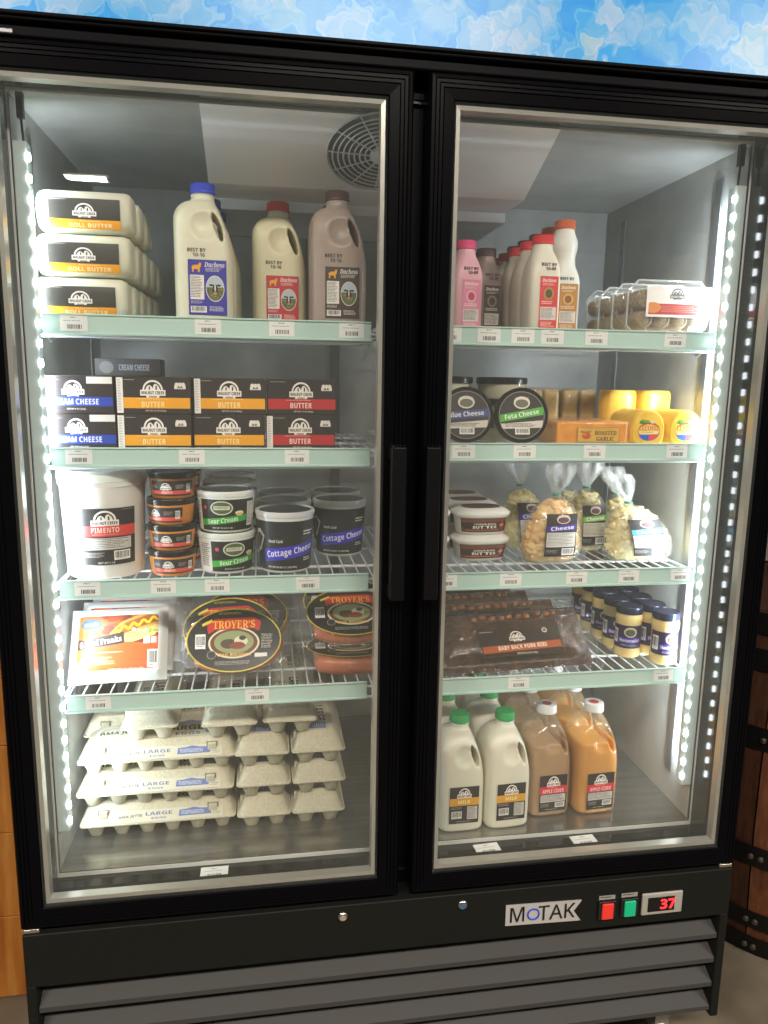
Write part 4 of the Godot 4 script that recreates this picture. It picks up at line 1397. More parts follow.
# flat vacuum pack standing on its lower edge: w x h, thickest in the middle
func pack_mesh(w: float, h: float, thick: float, lumps: int, flat_edge := 0.06, back := false) -> ArrayMesh:
	var f := func(u: float, v: float) -> Vector3:
		var a := clampf((0.5 - absf(u - 0.5)) / flat_edge - 0.6, 0.0, 1.0)
		var b := clampf((0.5 - absf(v - 0.5)) / (flat_edge * w / h) - 0.6, 0.0, 1.0)
		var e := sqrt(a * (2.0 - a)) * sqrt(b * (2.0 - b))
		var l := 1.0 if lumps == 0 else 0.86 + 0.14 * absf(sin(v * PI * lumps))
		return Vector3((u - 0.5) * w, (1.0 - v) * h, 0.0008 + thick * e * l)
	if back:
		return patch(func(u, v):
			var q: Vector3 = f.call(1.0 - u, v)
			return Vector3(q.x, q.y, -q.z * 0.35), 18, 14)
	return patch(f, 26, 22)

func make_frank(t: Node3D) -> void:
	part("pouch", pack_mesh(0.186, 0.150, 0.016, 0, 0.05), mat("d3d8d4", 0.15), t)
	part("pouch_back", pack_mesh(0.186, 0.150, 0.016, 0, 0.05, true), mat("b5614a", 0.4), t)
	part("printed_front", patch(func(u, v):
		var x := lerpf(-0.083, 0.083, u)
		var y := lerpf(0.138, 0.014, v)
		var e := minf(1.0, (0.083 - absf(x)) / 0.012) * minf(1.0, minf(y - 0.014, 0.138 - y) / 0.012)
		return Vector3(x, y, 0.0125 + 0.0062 * sqrt(maxf(e, 0.0))), 20, 16), print_mat("franks", print_franks, 0.3), t)

func make_bologna(t: Node3D) -> void:
	# horseshoe of smoked sausage under an oval label, in clear film; lies in x, y
	var st := tool()
	var rings := []
	for i in 27:
		var a := lerpf(-2.75, 2.75, i / 26.0)
		var c := Vector3(cos(a) * 0.078, 0.066 + sin(a) * 0.040, 0.0)
		var tan := Vector3(-sin(a) * 0.080, cos(a) * 0.043, 0).normalized()
		var nor := Vector3(tan.y, -tan.x, 0)
		var r := 0.021 if i > 0 and i < 26 else 0.009
		var rr := PackedVector3Array()
		for j in 12:
			var b := TAU * j / 12
			rr.append(c + nor * cos(b) * r + Vector3(0, 0, 1) * sin(b) * r)
		rings.append(rr)
	loft_into(st, rings, true, true, Transform3D.IDENTITY, 0.0)
	part("sausage", done(st), tinted("sausage", [[0.0, "9a4a1e"], [0.5, "b25a28"], [1.0, "c46c38"]], 0.03, Vector3.ONE * 6, 0.3), t)
	part("pouch", pack_mesh(0.232, 0.142, 0.0225, 0, 0.06), clear_film("f2f4f2", 0.05, 0.06, 0.8), t, Vector3(0, -0.006, 0))
	part("oval_label", patch(func(u, v):
		var a: float = u * TAU
		var k: float = v
		var x := cos(a) * k * 0.0935
		var yy := sin(a) * k * 0.0655
		return Vector3(-x, 0.068 + yy, 0.0268 - 0.0012 * k * k), 40, 4), oval_mat("bologna", print_bologna), t)

# the oval label's mesh runs round and outwards, so its print is laid out by angle and radius
func oval_mat(key: String, painter: Callable) -> StandardMaterial3D:
	if not cache.has("p/" + key):
		var flat: Image = painter.call()
		var im := Image.create(720, 260, false, Image.FORMAT_RGBA8)
		for x in 720:
			var a := TAU * x / 720.0
			for y in 260:
				var k := y / 259.0
				var px := 0.5 - cos(a) * k * 0.499
				var py := 0.5 - sin(a) * k * 0.495
				im.set_pixel(x, y, flat.get_pixel(int(px * (flat.get_width() - 1)), int(py * (flat.get_height() - 1))))
		var m := StandardMaterial3D.new(); m.resource_name = "print_" + key
		m.albedo_texture = ImageTexture.create_from_image(im); m.roughness = 0.3
		cache["p/" + key] = m
	return cache["p/" + key]

func stock_left_meats() -> void:
	var y := 0.845
	for k in 5:
		place("frank", make_frank, "frankfurter_pack", ["orange frankfurter pack in front, fully visible", "orange frankfurter pack second in the leaning row", "orange frankfurter pack third in the leaning row", "orange frankfurter pack fourth in the leaning row", "orange frankfurter pack at the back of the leaning row"][k], "meat pack",
			Vector3(-0.541 + k * 0.006, y + 0.003, -0.198 - k * 0.052), Vector3(-0.62, 0.0, [0.02, 0.0, -0.01, 0.0, 0.0][k]), "packs of frankfurters")
	var b := [
		[-0.317, 0.008, -0.188, -0.62, 0.0, "oval-labelled ring bologna pack standing in front", 0.0],
		[-0.328, 0.012, -0.252, -0.62, 0.0, "oval-labelled ring bologna pack just behind the front one", 0.02],
		[-0.300, 0.008, -0.345, -0.75, 0.0, "ring bologna pack at the back behind the standing ones", 0.0],
		[-0.078, 0.0215, -0.165, -1.54, 0.0, "ring bologna pack lying flat and lowest near the door handle", 0.0],
		[-0.079, 0.066, -0.185, -1.05, 0.0, "ring bologna pack leaning on the flat one near the handle", 0.0],
		[-0.080, 0.058, -0.285, -1.00, 0.0, "ring bologna pack farthest back near the handle", 0.0]]
	for q in b:
		place("bologna", make_bologna, "bologna_pack", q[5], "meat pack", Vector3(q[0], y + q[1], q[2]), Vector3(q[3], q[4], q[6]), "ring bologna packs")

func make_eggs(t: Node3D) -> void:
	# twelve-egg carton, long side along x, front towards +z
	var pulp := tinted("pulp", [[0.0, "b2ab8f"], [0.5, "c2bca2"], [1.0, "cec9b2"]], 0.06, Vector3.ONE * 9, 0.9, 0.5)
	var st := tool()
	for i in 6:
		for j in 2:
			var cx := -0.1265 + i * 0.0506
			var cz := -0.0262 + j * 0.0524
			loft_into(st, [ring(0.0, 0.0090, 0.0100, 3.0, 12, cx, cz), ring(0.0015, 0.0112, 0.0122, 3.0, 12, cx, cz), ring(0.019, 0.0170, 0.0190, 3.0, 12, cx, cz), ring(0.0305, 0.0247, 0.0258, 4.0, 12, cx, cz)], true, true)
	box_into(st, Vector3(-0.1505, 0.0285, -0.0525), Vector3(0.1505, 0.0325, 0.0525))
	part("base", done(st), pulp, t)
	var l := part("lid", loft([rring(0.0300, 0.1520, 0.0540, 0.010), rring(0.0306, 0.1545, 0.0560, 0.010), rring(0.0332, 0.1545, 0.0560, 0.010), rring(0.0338, 0.1515, 0.0530, 0.010), rring(0.055, 0.1430, 0.0435, 0.014), rring(0.0650, 0.1300, 0.0350, 0.014), rring(0.0672, 0.1265, 0.0320, 0.012)], true, true, 0.985), pulp, t)
	var slope := func(w: float, xm: float, y0: float, y1: float) -> ArrayMesh:
		return patch(func(u, v):
			var yy: float = lerpf(y1, y0, v)
			return Vector3(xm + (u - 0.5) * w, yy, lerpf(0.0530, 0.0435, (yy - 0.0338) / 0.0212) + 0.0006), 1, 1)
	part("front_print", slope.call(0.256, 0.0, 0.0345, 0.0545), print_mat("egg_side", print_egg_side, 0.9), l)
	for x in [-0.108, 0.108]:
		part("latch", rbox(Vector3(x - 0.0085, 0.0440, 0.0420), Vector3(x + 0.0085, 0.0585, 0.0500), 0.002), pulp, l)
		part("latch_slot", patch(func(u, v): return Vector3(x + (u - 0.5) * 0.0225, lerpf(0.0600, 0.0418, v), 0.0494 - 0.0068 * (1.0 - v)), 1, 1), mat("7d7660", 0.9), l)
	part("top_print", patch(func(u, v): return Vector3(lerpf(-0.125, 0.125, u), 0.0677, lerpf(-0.030, 0.030, v)), 1, 1), print_mat("egg_top", print_egg_top, 0.9), l)

func stock_left_eggs() -> void:
	var y := FLOOR_Y
	var h := 0.0681
	var list := []
	for k in 3:
		list.append([-0.4750 + [0.0, -0.002, 0.002][k], k, -0.252 + [0.0, 0.004, 0.0][k], [0.012, -0.006, 0.0][k], "pulp egg carton with its long side out, %s of three" % ["bottom", "middle", "top"][k]])
		list.append([-0.488, k, -0.3715, 0.0, "pulp egg carton behind the long-side ones, %s layer" % ["bottom", "middle", "top"][k]])
		list.append([-0.2630 + [0.0, 0.001, 0.001][k], k, -0.345, -PI / 2 + [0.01, 0.0, -0.02][k], "pulp egg carton end-on in the inner column, %s" % ["bottom", "middle", "third up"][k]])
		list.append([-0.1490, k, -0.345, -PI / 2 + [0.0, 0.01, 0.0][k], "pulp egg carton end-on nearest the center post, %s" % ["bottom", "middle", "third up"][k]])
	list.append([-0.489, 3, -0.352, -PI / 2 + 0.02, "pulp egg carton laid end-on across the long-side pile"])
	list.append([-0.329, 3, -0.345, -PI / 2, "pulp egg carton end-on on top, middle of the upper three"])
	list.append([-0.203, 3, -0.349, -PI / 2 - 0.03, "pulp egg carton end-on on top, bridging the two columns"])
	for q in list:
		place("eggs", make_eggs, "egg_carton", q[4], "egg carton", Vector3(q[0], y + q[1] * h, q[2]), Vector3(0, q[3], 0), "grey pulp egg cartons")

func make_pint(t: Node3D, body: String, cap: String, label: Material, date_ink: String) -> void:
	t.scale = Vector3.ONE * 1.11
	var b := part("bottle", loft([ring(0, 0.0250, 0.0250, 5.0, 32), ring(0.003, 0.0282, 0.0282, 5.0, 32), ring(0.102, 0.0282, 0.0282, 5.0, 32), ring(0.115, 0.0268, 0.0268, 4.0, 32), ring(0.130, 0.0222, 0.0222, 3.0, 32), ring(0.141, 0.0182, 0.0182, 2.2, 32), ring(0.150, 0.0172, 0.0172, 2.0, 32), ring(0.154, 0.0172, 0.0172, 2.0, 32)], true, true, 0.2), plastic(body), t)
	part("cap", cap_mesh(0.0185, 0.015), mat(cap, 0.4), t, Vector3(0, 0.151, 0))
	part("label", flat_label(0.033, 0.088), label, b, Vector3(0.004, 0.052, 0.0289))
	part("date_print", lettering("BEST BY", 0.0075), mat(date_ink, 0.6), b, Vector3(0.003, 0.1155, 0.0272), Vector3(-0.18, 0, 0))
	part("date_print", lettering("10-09", 0.0075), mat(date_ink, 0.6), b, Vector3(0.006, 0.1085, 0.0283), Vector3(-0.1, 0, 0))

func make_tall(t: Node3D, body: String, cap: String, label: Material) -> void:
	t.scale = Vector3.ONE * 1.065
	var b := part("bottle", loft([ring(0, 0.0260, 0.0260, 4.0, 32), ring(0.003, 0.0288, 0.0288, 4.0, 32), ring(0.100, 0.0288, 0.0288, 4.0, 32), ring(0.114, 0.0268, 0.0268, 3.0, 32), ring(0.129, 0.0222, 0.0222, 2.2, 32), ring(0.144, 0.0215, 0.0215, 2.0, 32), ring(0.162, 0.0250, 0.0250, 2.0, 32), ring(0.175, 0.0246, 0.0246, 2.0, 32), ring(0.186, 0.0195, 0.0195, 2.0, 32), ring(0.193, 0.0175, 0.0175, 2.0, 32), ring(0.198, 0.0175, 0.0175, 2.0, 32)], true, true, 0.2), plastic(body), t)
	part("cap", cap_mesh(0.0190, 0.016), mat(cap, 0.4), t, Vector3(0, 0.195, 0))
	part("label", flat_label(0.036, 0.086), label, b, Vector3(0.002, 0.052, 0.0294))
	part("date_print", lettering("BEST BY", 0.0075), mat("2f2b26", 0.6), b, Vector3(-0.002, 0.104, 0.0285), Vector3(-0.18, 0, 0))

func make_clamshell(t: Node3D) -> void:
	# clear octagonal clamshell standing on edge with baked rolls inside
	var w := 0.086
	var h := 0.107
	var oct := func(k: float, c: float) -> Array:
		var m := h / 2
		var a := w * k
		var b := m * k
		return [Vector2(-a + c, m - b), Vector2(a - c, m - b), Vector2(a, m - b + c), Vector2(a, m + b - c), Vector2(a - c, m + b), Vector2(-a + c, m + b), Vector2(-a, m + b - c), Vector2(-a, m - b + c)]
	var st := tool()
	var rings := []
	for q in [[0.90, -0.030, 0.016], [0.96, -0.012, 0.018], [1.0, -0.002, 0.02], [1.0, 0.002, 0.02], [0.95, 0.004, 0.02], [0.90, 0.022, 0.018], [0.84, 0.026, 0.018]]:
		var rr := PackedVector3Array()
		for p in oct.call(q[0], q[2]): rr.append(Vector3(p.x, p.y, q[1]))
		rings.append(rr)
	loft_into(st, rings, true, true, Transform3D.IDENTITY, 0.99)
	part("shell", done(st), clear_film("eef4f2", 0.06, 0.05, 0.25), t)
	var bead := tool()
	var edge: Array = oct.call(1.0, 0.02)
	for j in 8: tube_into(bead, Vector3(edge[j].x, edge[j].y, 0), Vector3(edge[(j + 1) % 8].x, edge[(j + 1) % 8].y, 0), 0.002, 6)
	part("rim", done(bead), clear_film("eef4f2", 0.35, 0.08), t)
	var crumb := tinted("bake", [[0.0, "6e5a40"], [0.45, "8f7a58"], [0.6, "b09a74"], [1.0, "d0c2a4"]], 0.06, Vector3.ONE * 16, 0.8, 0.7)
	for k in 4:
		var sx := -0.056 + k * 0.0373
		var spiral := tool()
		lathe_into(spiral, [[0.010, -0.024], [0.017, -0.022], [0.0183, -0.014], [0.0183, 0.012], [0.0165, 0.018], [0.0125, 0.0205], [0.0115, 0.0180], [0.0085, 0.0200], [0.004, 0.0205]], 22, Transform3D(Basis(Vector3.RIGHT, PI / 2), Vector3(sx, 0.030, -0.003)))
		lathe_into(spiral, [[0.010, -0.024], [0.017, -0.022], [0.0183, -0.014], [0.0183, 0.012], [0.0165, 0.018], [0.0125, 0.0205], [0.0115, 0.0180], [0.0085, 0.0200], [0.004, 0.0205]], 22, Transform3D(Basis(Vector3.RIGHT, PI / 2), Vector3(sx, 0.071, -0.003)))
		part("baked_rolls", done(spiral), crumb, t)
	part("label", flat_label(0.136, 0.058), print_mat("clamshell", print_clamshell), t, Vector3(0.008, 0.064, 0.0268))

func stock_right_bottles() -> void:
	var y := 1.531
	var pink := print_mat("pint_pink", print_pint.bind("e58aa8", "f0b4c4", "c8415a"))
	var cocoa := print_mat("pint_cocoa", print_pint.bind("4a3c38", "8a7a70", "4a3c38"))
	var red := print_mat("pint_red", print_pint.bind("d8403c", "b08a50", "5a4a2c"))
	var amber := print_mat("pint_amber", print_pint.bind("b9813e", "d8a860", "8a5a26"))
	var grp := "small milk bottles on the top right shelf"
	for k in 3:
		place("pint_pink", func(t): make_pint(t, "eab2bd", "e0447a", pink, "4a2a30"), "milk_bottle", "pink strawberry milk bottle with a pink cap, %s" % ["frontmost", "second in line", "third in line"][k], "milk bottle", Vector3(0.1525, y, -0.280 - k * 0.070), Vector3(0, 0.06, 0), grp)
	for k in 4:
		place("pint_cocoa", func(t): make_pint(t, "8f7b74", "54383a", cocoa, "231c1a"), "milk_bottle", "brown chocolate milk bottle beside the pink ones, %s" % ["frontmost", "second in line", "third in line", "fourth in line"][k], "milk bottle", Vector3(0.2180, y, -0.355 - k * 0.070), Vector3(0, 0.08, 0), grp)
	for k in 6:
		place("pint_red", func(t): make_pint(t, "e6e2cf", "cf2b33", red, "2f2b26"), "milk_bottle", "short white milk bottle with a red cap, %s" % ["frontmost", "second in line", "third in line", "fourth in line", "fifth in line", "last in line"][k], "milk bottle", Vector3(0.2820, y, -0.194 - k * 0.070), Vector3(0, 0.03, 0), grp)
	for k in 5:
		var orange := k < 2
		place("tall%s" % orange, func(t): make_tall(t, "dfe0d6" if orange else "9a877e", "c05a34" if orange else "4e302c", amber if orange else cocoa), "milk_bottle", "tall waisted milk bottle with %s cap, %s" % ["an orange" if orange else "a brown", ["frontmost", "second in line", "third in line", "fourth in line", "last in line"][k]], "milk bottle", Vector3(0.3460, y, -0.245 - k * 0.075), Vector3(0, 0.0, 0), grp)
	for k in 4:
		place("clamshell", make_clamshell, "bakery_clamshell", "clear clamshell of baked rolls, %s" % ["frontmost, with a red label", "second from the front", "third from the front", "rearmost"][k], "clamshell", Vector3(0.546, y + 0.0025, -0.185 - k * 0.064), Vector3.ZERO, "clear bakery clamshells")

func make_disc_tub(t: Node3D, label: Material) -> void:
	# round crumble tub; its lid faces +y here
	part("tub", lathe([[0.044, 0.0], [0.047, 0.003], [0.0495, 0.030]], 40), tinted("crumble", [[0.0, "a9a288"], [0.5, "cfc9ae"], [1.0, "e2ddc6"]], 0.07, Vector3.ONE * 16, 0.6), t)
	part("wall", lathe([[0.0470, 0.0], [0.0485, 0.003], [0.0508, 0.031]], 40, false, false), clear_film("f4f6f2", 0.06), t)
	var l := part("lid", lathe([[0.0515, 0.030], [0.0535, 0.031], [0.0540, 0.041], [0.0525, 0.044], [0.0485, 0.044], [0.0465, 0.0415]], 44), mat("201b1c", 0.22), t)
	part("label", round_disc(0.0465, 0.0422), label, l)

func round_disc(r: float, y: float) -> ArrayMesh:
	var st := tool(); st.set_smooth_group(1)
	for j in 48:
		var a0 := TAU * j / 48
		var a1 := TAU * (j + 1) / 48
		for q in [[0.0, 0.0], [cos(a1), -sin(a1)], [cos(a0), -sin(a0)]]:
			st.set_uv(Vector2(0.5 + q[0] * 0.5, 0.5 + q[1] * 0.5)); st.add_vertex(Vector3(q[0] * r, y, q[1] * r))
	return done(st)

func cheese(key: String) -> StandardMaterial3D:
	if key == "orange": return tinted("orange_cheese", [[0.0, "dd8a20"], [0.5, "e89a2e"], [1.0, "f0ab48"]], 0.02, Vector3.ONE * 5, 0.3)
	if key == "tan": return tinted("tan_cheese", [[0.0, "937636"], [0.5, "ad8c44"], [1.0, "c2a058"]], 0.02, Vector3.ONE * 5, 0.35)
	return tinted("yellow_cheese", [[0.0, "e2b13a"], [0.5, "ecbf48"], [1.0, "f3cc62"]], 0.02, Vector3.ONE * 5, 0.28)

func make_block(t: Node3D) -> void:
	part("cheese", rbox(Vector3(-0.074, 0, -0.045), Vector3(0.074, 0.0475, 0.045), 0.004, true), cheese("orange"), t)
	part("film", rbox(Vector3(-0.0765, -0.0005, -0.0475), Vector3(0.0765, 0.050, 0.0475), 0.006, true), clear_film("fff6e8", 0.05, 0.06, 0.5), t)
	part("label", flat_label(0.088, 0.030), print_mat("garlic", print_garlic), t, Vector3(0.012, 0.0225, 0.0480))

func make_loaf(t: Node3D, labelled: bool) -> void:
	# loaf with a domed section, its end facing front
	var st := tool()
	var rings := []
	for q in [[-0.055, 0.86], [-0.052, 0.95], [-0.045, 1.0], [0.045, 1.0], [0.052, 0.955], [0.055, 0.87]]:
		var rr := PackedVector3Array()
		for j in 28:
			var a := TAU * j / 28
			var wide := 0.037 if sin(a) < 0.0 else lerpf(0.037, 0.031, sin(a))
			var n := 4.0 if sin(a) < 0.0 else 2.6
			var kk := pow(pow(absf(cos(a)), n) + pow(absf(sin(a)), n), -1.0 / n)
			rr.append(Vector3(cos(a) * wide * kk * q[1], 0.0365 + sin(a) * 0.0365 * kk * q[1], q[0]))
		rings.append(rr)
	loft_into(st, rings, true, true, Transform3D.IDENTITY, 0.2)
	part("cheese", done(st), cheese("yellow"), t)
	if labelled:
		part("label", oval_patch(0.027, 0.0245, Vector3(0.001, 0.034, 0.0556)), print_mat("gouda", print_gouda, 0.3), t)

func oval_patch(rx: float, ry: float, at: Vector3) -> ArrayMesh:
	var st := tool(); st.set_smooth_group(1)
	for j in 36:
		var a0 := TAU * j / 36
		var a1 := TAU * (j + 1) / 36
		for q in [[0.0, 0.0], [cos(a1), sin(a1)], [cos(a0), sin(a0)]]:
			st.set_uv(Vector2(0.5 + q[0] * 0.5, 0.5 - q[1] * 0.5)); st.add_vertex(at + Vector3(q[0] * rx, q[1] * ry, 0))
	return done(st)

func make_chunk(t: Node3D) -> void:
	part("cheese", rbox(Vector3(-0.0185, 0, -0.030), Vector3(0.0185, 0.104, 0.030), 0.008, true), cheese("tan"), t)
	part("film", rbox(Vector3(-0.0198, -0.0005, -0.032), Vector3(0.0198, 0.1085, 0.032), 0.009, true), clear_film("f6f2e4", 0.08, 0.08, 0.6), t)

func stock_right_cheese() -> void:
	var y := 1.315
	var feta := print_mat("feta", print_disc.bind("55b13a", "Feta Cheese", 10.0))
	var blue := print_mat("blue", print_disc.bind("3c4a86", "Blue Cheese", -2.0))
	var up := Vector3(PI / 2 - 0.14, 0, 0)
	place("disc_blue", func(t): make_disc_tub(t, blue), "cheese_tub", "round tub on edge with a blue-banded label, by the center post", "tub", Vector3(0.131, y + 0.0545, -0.195), up, "round crumbled cheese tubs")
	place("disc_feta", func(t): make_disc_tub(t, feta), "cheese_tub", "round tub on edge with a green-banded feta label", "tub", Vector3(0.242, y + 0.0545, -0.195), up, "round crumbled cheese tubs")
	for k in 3:
		place("disc_feta", make_block, "cheese_tub", "round crumbled cheese tub lying flat behind the green-banded one, %s" % ["bottom", "middle", "top"][k], "tub", Vector3(0.243, y + k * 0.0445, -0.292), Vector3.ZERO, "round crumbled cheese tubs")
		place("disc_blue", make_block, "cheese_tub", "round crumbled cheese tub lying flat behind the blue-banded one, %s" % ["bottom", "middle", "top"][k], "tub", Vector3(0.125, y + k * 0.0445, -0.292), Vector3.ZERO, "round crumbled cheese tubs")
	for k in 2:
		place("block", make_block, "cheese_block", ["orange cheese block with a roasted garlic label, in front", "orange cheese block behind the labelled front one"][k], "cheese", Vector3(0.388 + k * 0.012, y + 0.001, -0.196 - k * 0.10), Vector3.ZERO, "orange cheese blocks")
	var loaf := func(t): make_loaf(t, true)
	for q in [[0.507, 0.0, -0.207, "yellow domed cheese loaf in front, beside the orange block"], [0.588, 0.0, -0.207, "yellow domed cheese loaf in front, nearest the LED strip"], [0.510, 0.055, -0.272, "yellow cheese loaf standing on end behind, beside the tan chunks", 1], [0.590, 0.055, -0.272, "yellow cheese loaf standing on end behind, nearest the side wall", 1]]:
		place("loaf", loaf, "cheese_loaf", q[3], "cheese", Vector3(q[0], y + q[1], q[2]), Vector3(-PI / 2 if q.size() > 4 else 0.0, 0.0, 0), "yellow cheese loaves")
	for k in 7:
		var row := k / 4
		place("chunk", make_chunk, "cheese_chunk", "tan shrink-wrapped cheese chunk behind the orange block, %s row, %s from the feta tubs" % [["front", "rear"][row], ["first", "second", "third", "fourth"][k % 4]], "cheese", Vector3(0.338 + (k % 4) * 0.0425 + row * 0.01, y + 0.0035, -0.375 - row * 0.072), Vector3(-0.06, [0.12, -0.08, 0.05, 0.0][k % 4], 0), "tan cheese chunks")

func make_butter_tub(t: Node3D, label: Material, top: Material) -> void:
	var n := 2.8
	var b := part("tub", loft([ring(0, 0.049, 0.034, n, 40), ring(0.003, 0.052, 0.037, n, 40), ring(0.040, 0.0575, 0.0425, n, 40)], true, true, 0.2), plastic("e4e3da", 0.35), t)
	var l := part("lid", loft([ring(0.0385, 0.0605, 0.0455, n, 40), ring(0.0445, 0.0635, 0.0485, n, 40), ring(0.0475, 0.0630, 0.0480, n, 40), ring(0.0535, 0.0520, 0.0380, n, 40), ring(0.0560, 0.0480, 0.0345, n, 40), ring(0.0562, 0.0460, 0.0325, n, 40)], true, true, 0.6), plastic("e8e7df", 0.32), t)
	part("label", patch(func(u, v):
		var a: float = lerpf(-1.05, 1.0, u)
		var q: float = lerpf(0.036, 0.006, v)
		var w := lerpf(0.052, 0.0575, (q - 0.003) / 0.037) + 0.0007
		var d := lerpf(0.037, 0.0425, (q - 0.003) / 0.037) + 0.0007
		return Vector3(signf(sin(a)) * pow(absf(sin(a)), 2.0 / n) * w, q, pow(cos(a), 2.0 / n) * d), 28, 1), label, b)
	part("lid_label", loft([ring(0.0563, 0.042, 0.029, n, 36), ring(0.0568, 0.042, 0.029, n, 36)]), top, l)

func make_bag(t: Node3D, w: float, h: float, d: float, lean: float, label: Material, tone: String, tie: float) -> void:
	# food in the bag, the bag drawn to a neck, its gathered tuft and the tie
	var noise := FastNoiseLite.new(); noise.seed = int(w * 1000) + int(h * 100); noise.frequency = 26.0; noise.fractal_octaves = 2
	var body := func(grow: float, bump: float, cnt: int, stops: Array) -> Array:
		var rings := []
		for q in stops:
			var rr := PackedVector3Array()
			for p in ring(q[0] * h, w / 2 * q[1] + grow, d / 2 * q[2] + grow, 2.5, cnt, lean * q[0] * q[0]):
				var k := 1.0 + bump * noise.get_noise_3dv(p)
				rr.append(Vector3(p.x * k, maxf(p.y, 0.0), p.z * k))
			rings.append(rr)
		return rings
	var stops := [[0.0, 0.80, 0.70], [0.03, 0.93, 0.88], [0.12, 1.0, 1.0], [0.25, 1.0, 1.02], [0.38, 0.97, 1.0], [0.5, 0.92, 0.95], [0.62, 0.84, 0.88], [0.74, 0.72, 0.78], [0.85, 0.56, 0.64], [0.93, 0.38, 0.46]]
	var food := tool()
	loft_into(food, body.call(-0.010, 0.10, 30, stops), true, true, Transform3D.IDENTITY, 0.0)
	var pr := RandomNumberGenerator.new(); pr.seed = int(w * 9000)
	for k in 120:
		var q := pr.randf() * 0.9
		var i := 0
		while i < stops.size() - 2 and stops[i + 1][0] < q: i += 1
		var f: float = (q - stops[i][0]) / (stops[i + 1][0] - stops[i][0])
		var a := pr.randf() * TAU
		var at := Vector3(cos(a) * (w / 2 * lerpf(stops[i][1], stops[i + 1][1], f) - 0.010) + lean * q * q, maxf(q * h, 0.0155), sin(a) * (d / 2 * lerpf(stops[i][2], stops[i + 1][2], f) - 0.010))
		var bas := Basis.from_euler(Vector3(pr.randf() * TAU, pr.randf() * TAU, pr.randf() * TAU))
		var ll := pr.randf_range(0.009, 0.014)
		var rr0 := pr.randf_range(0.005, 0.008)
		loft_into(food, [ring(-ll, rr0 * 0.35, rr0 * 0.35, 2.0, 7), ring(-ll * 0.6, rr0 * 0.9, rr0 * 0.9, 2.0, 7), ring(ll * 0.2, rr0, rr0, 2.0, 7, 0.001), ring(ll * 0.75, rr0 * 0.75, rr0 * 0.75, 2.0, 7), ring(ll, rr0 * 0.3, rr0 * 0.3, 2.0, 7)], true, true, Transform3D(bas, at), 0.0)
	part("food", done(food), tinted("food_" + tone, {"warm": [[0.0, "c98a3e"], [0.45, "dfae62"], [0.7, "ead08e"], [1.0, "f0e2b4"]], "pale": [[0.0, "c9ae62"], [0.45, "dccb8c"], [0.7, "e9deac"], [1.0, "f2ecca"]]}[tone], 0.022, Vector3.ONE * 9, 0.55, 0.6), t).set_meta("kind", "stuff")
	var skin: Array = body.call(0.003, 0.07, 28, stops)
	skin.append(ring(0.985 * h, 0.012, 0.012, 2.0, 28, lean * 0.97))
	skin.append(ring(1.02 * h, 0.007, 0.007, 2.0, 28, lean * 1.04))
	part("bag", loft(skin, true, false, 0.0), clear_film("fbf8ec", 0.10, 0.07, 0.7), t)
	part("twist_tie", lathe([[0.0085, 0.0], [0.0092, 0.002], [0.0085, 0.004]], 14), mat("4f8f6a", 0.5), t, Vector3(lean * 1.03, 1.005 * h, 0))
	var tuft := tool()
	var rr2 := []
	for q in [[0.0, 0.006], [0.012, 0.012], [0.03, 0.022], [0.048, 0.028], [0.062, 0.026]]:
		var ring_pts := PackedVector3Array()
		for j in 36:
			var a := TAU * j / 36
			var r: float = q[1] * (1.0 + 0.32 * sin(a * 5.0 + q[0] * 30.0) + 0.12 * sin(a * 11.0))
			ring_pts.append(Vector3(lean * 1.04 + cos(a) * r + tie * q[0], 1.02 * h + q[0], -sin(a) * r * 0.55))
		rr2.append(ring_pts)
	loft_into(tuft, rr2, false, false, Transform3D.IDENTITY, 0.0)
	part("tuft", done(tuft), clear_film("f4f6f0", 0.22, 0.1, 0.7), t)
	part("label", patch(func(u, v):
		var yy := lerpf(0.76, 0.12, v)
		var x := lerpf(-0.30, 0.30, u) * w * 0.86 + lean * yy * yy
		var zz := 0.0
		for i in stops.size() - 1:
			if yy >= stops[i][0] and yy <= stops[i + 1][0]: zz = lerpf(stops[i][2], stops[i + 1][2], (yy - stops[i][0]) / (stops[i + 1][0] - stops[i][0]))
		return Vector3(x + 0.006, yy * h, (d / 2) * zz * pow(1.0 - pow(absf(lerpf(-0.30, 0.30, u)) * 1.72, 2.5), 0.4) + 0.0055), 10, 10), label, t)

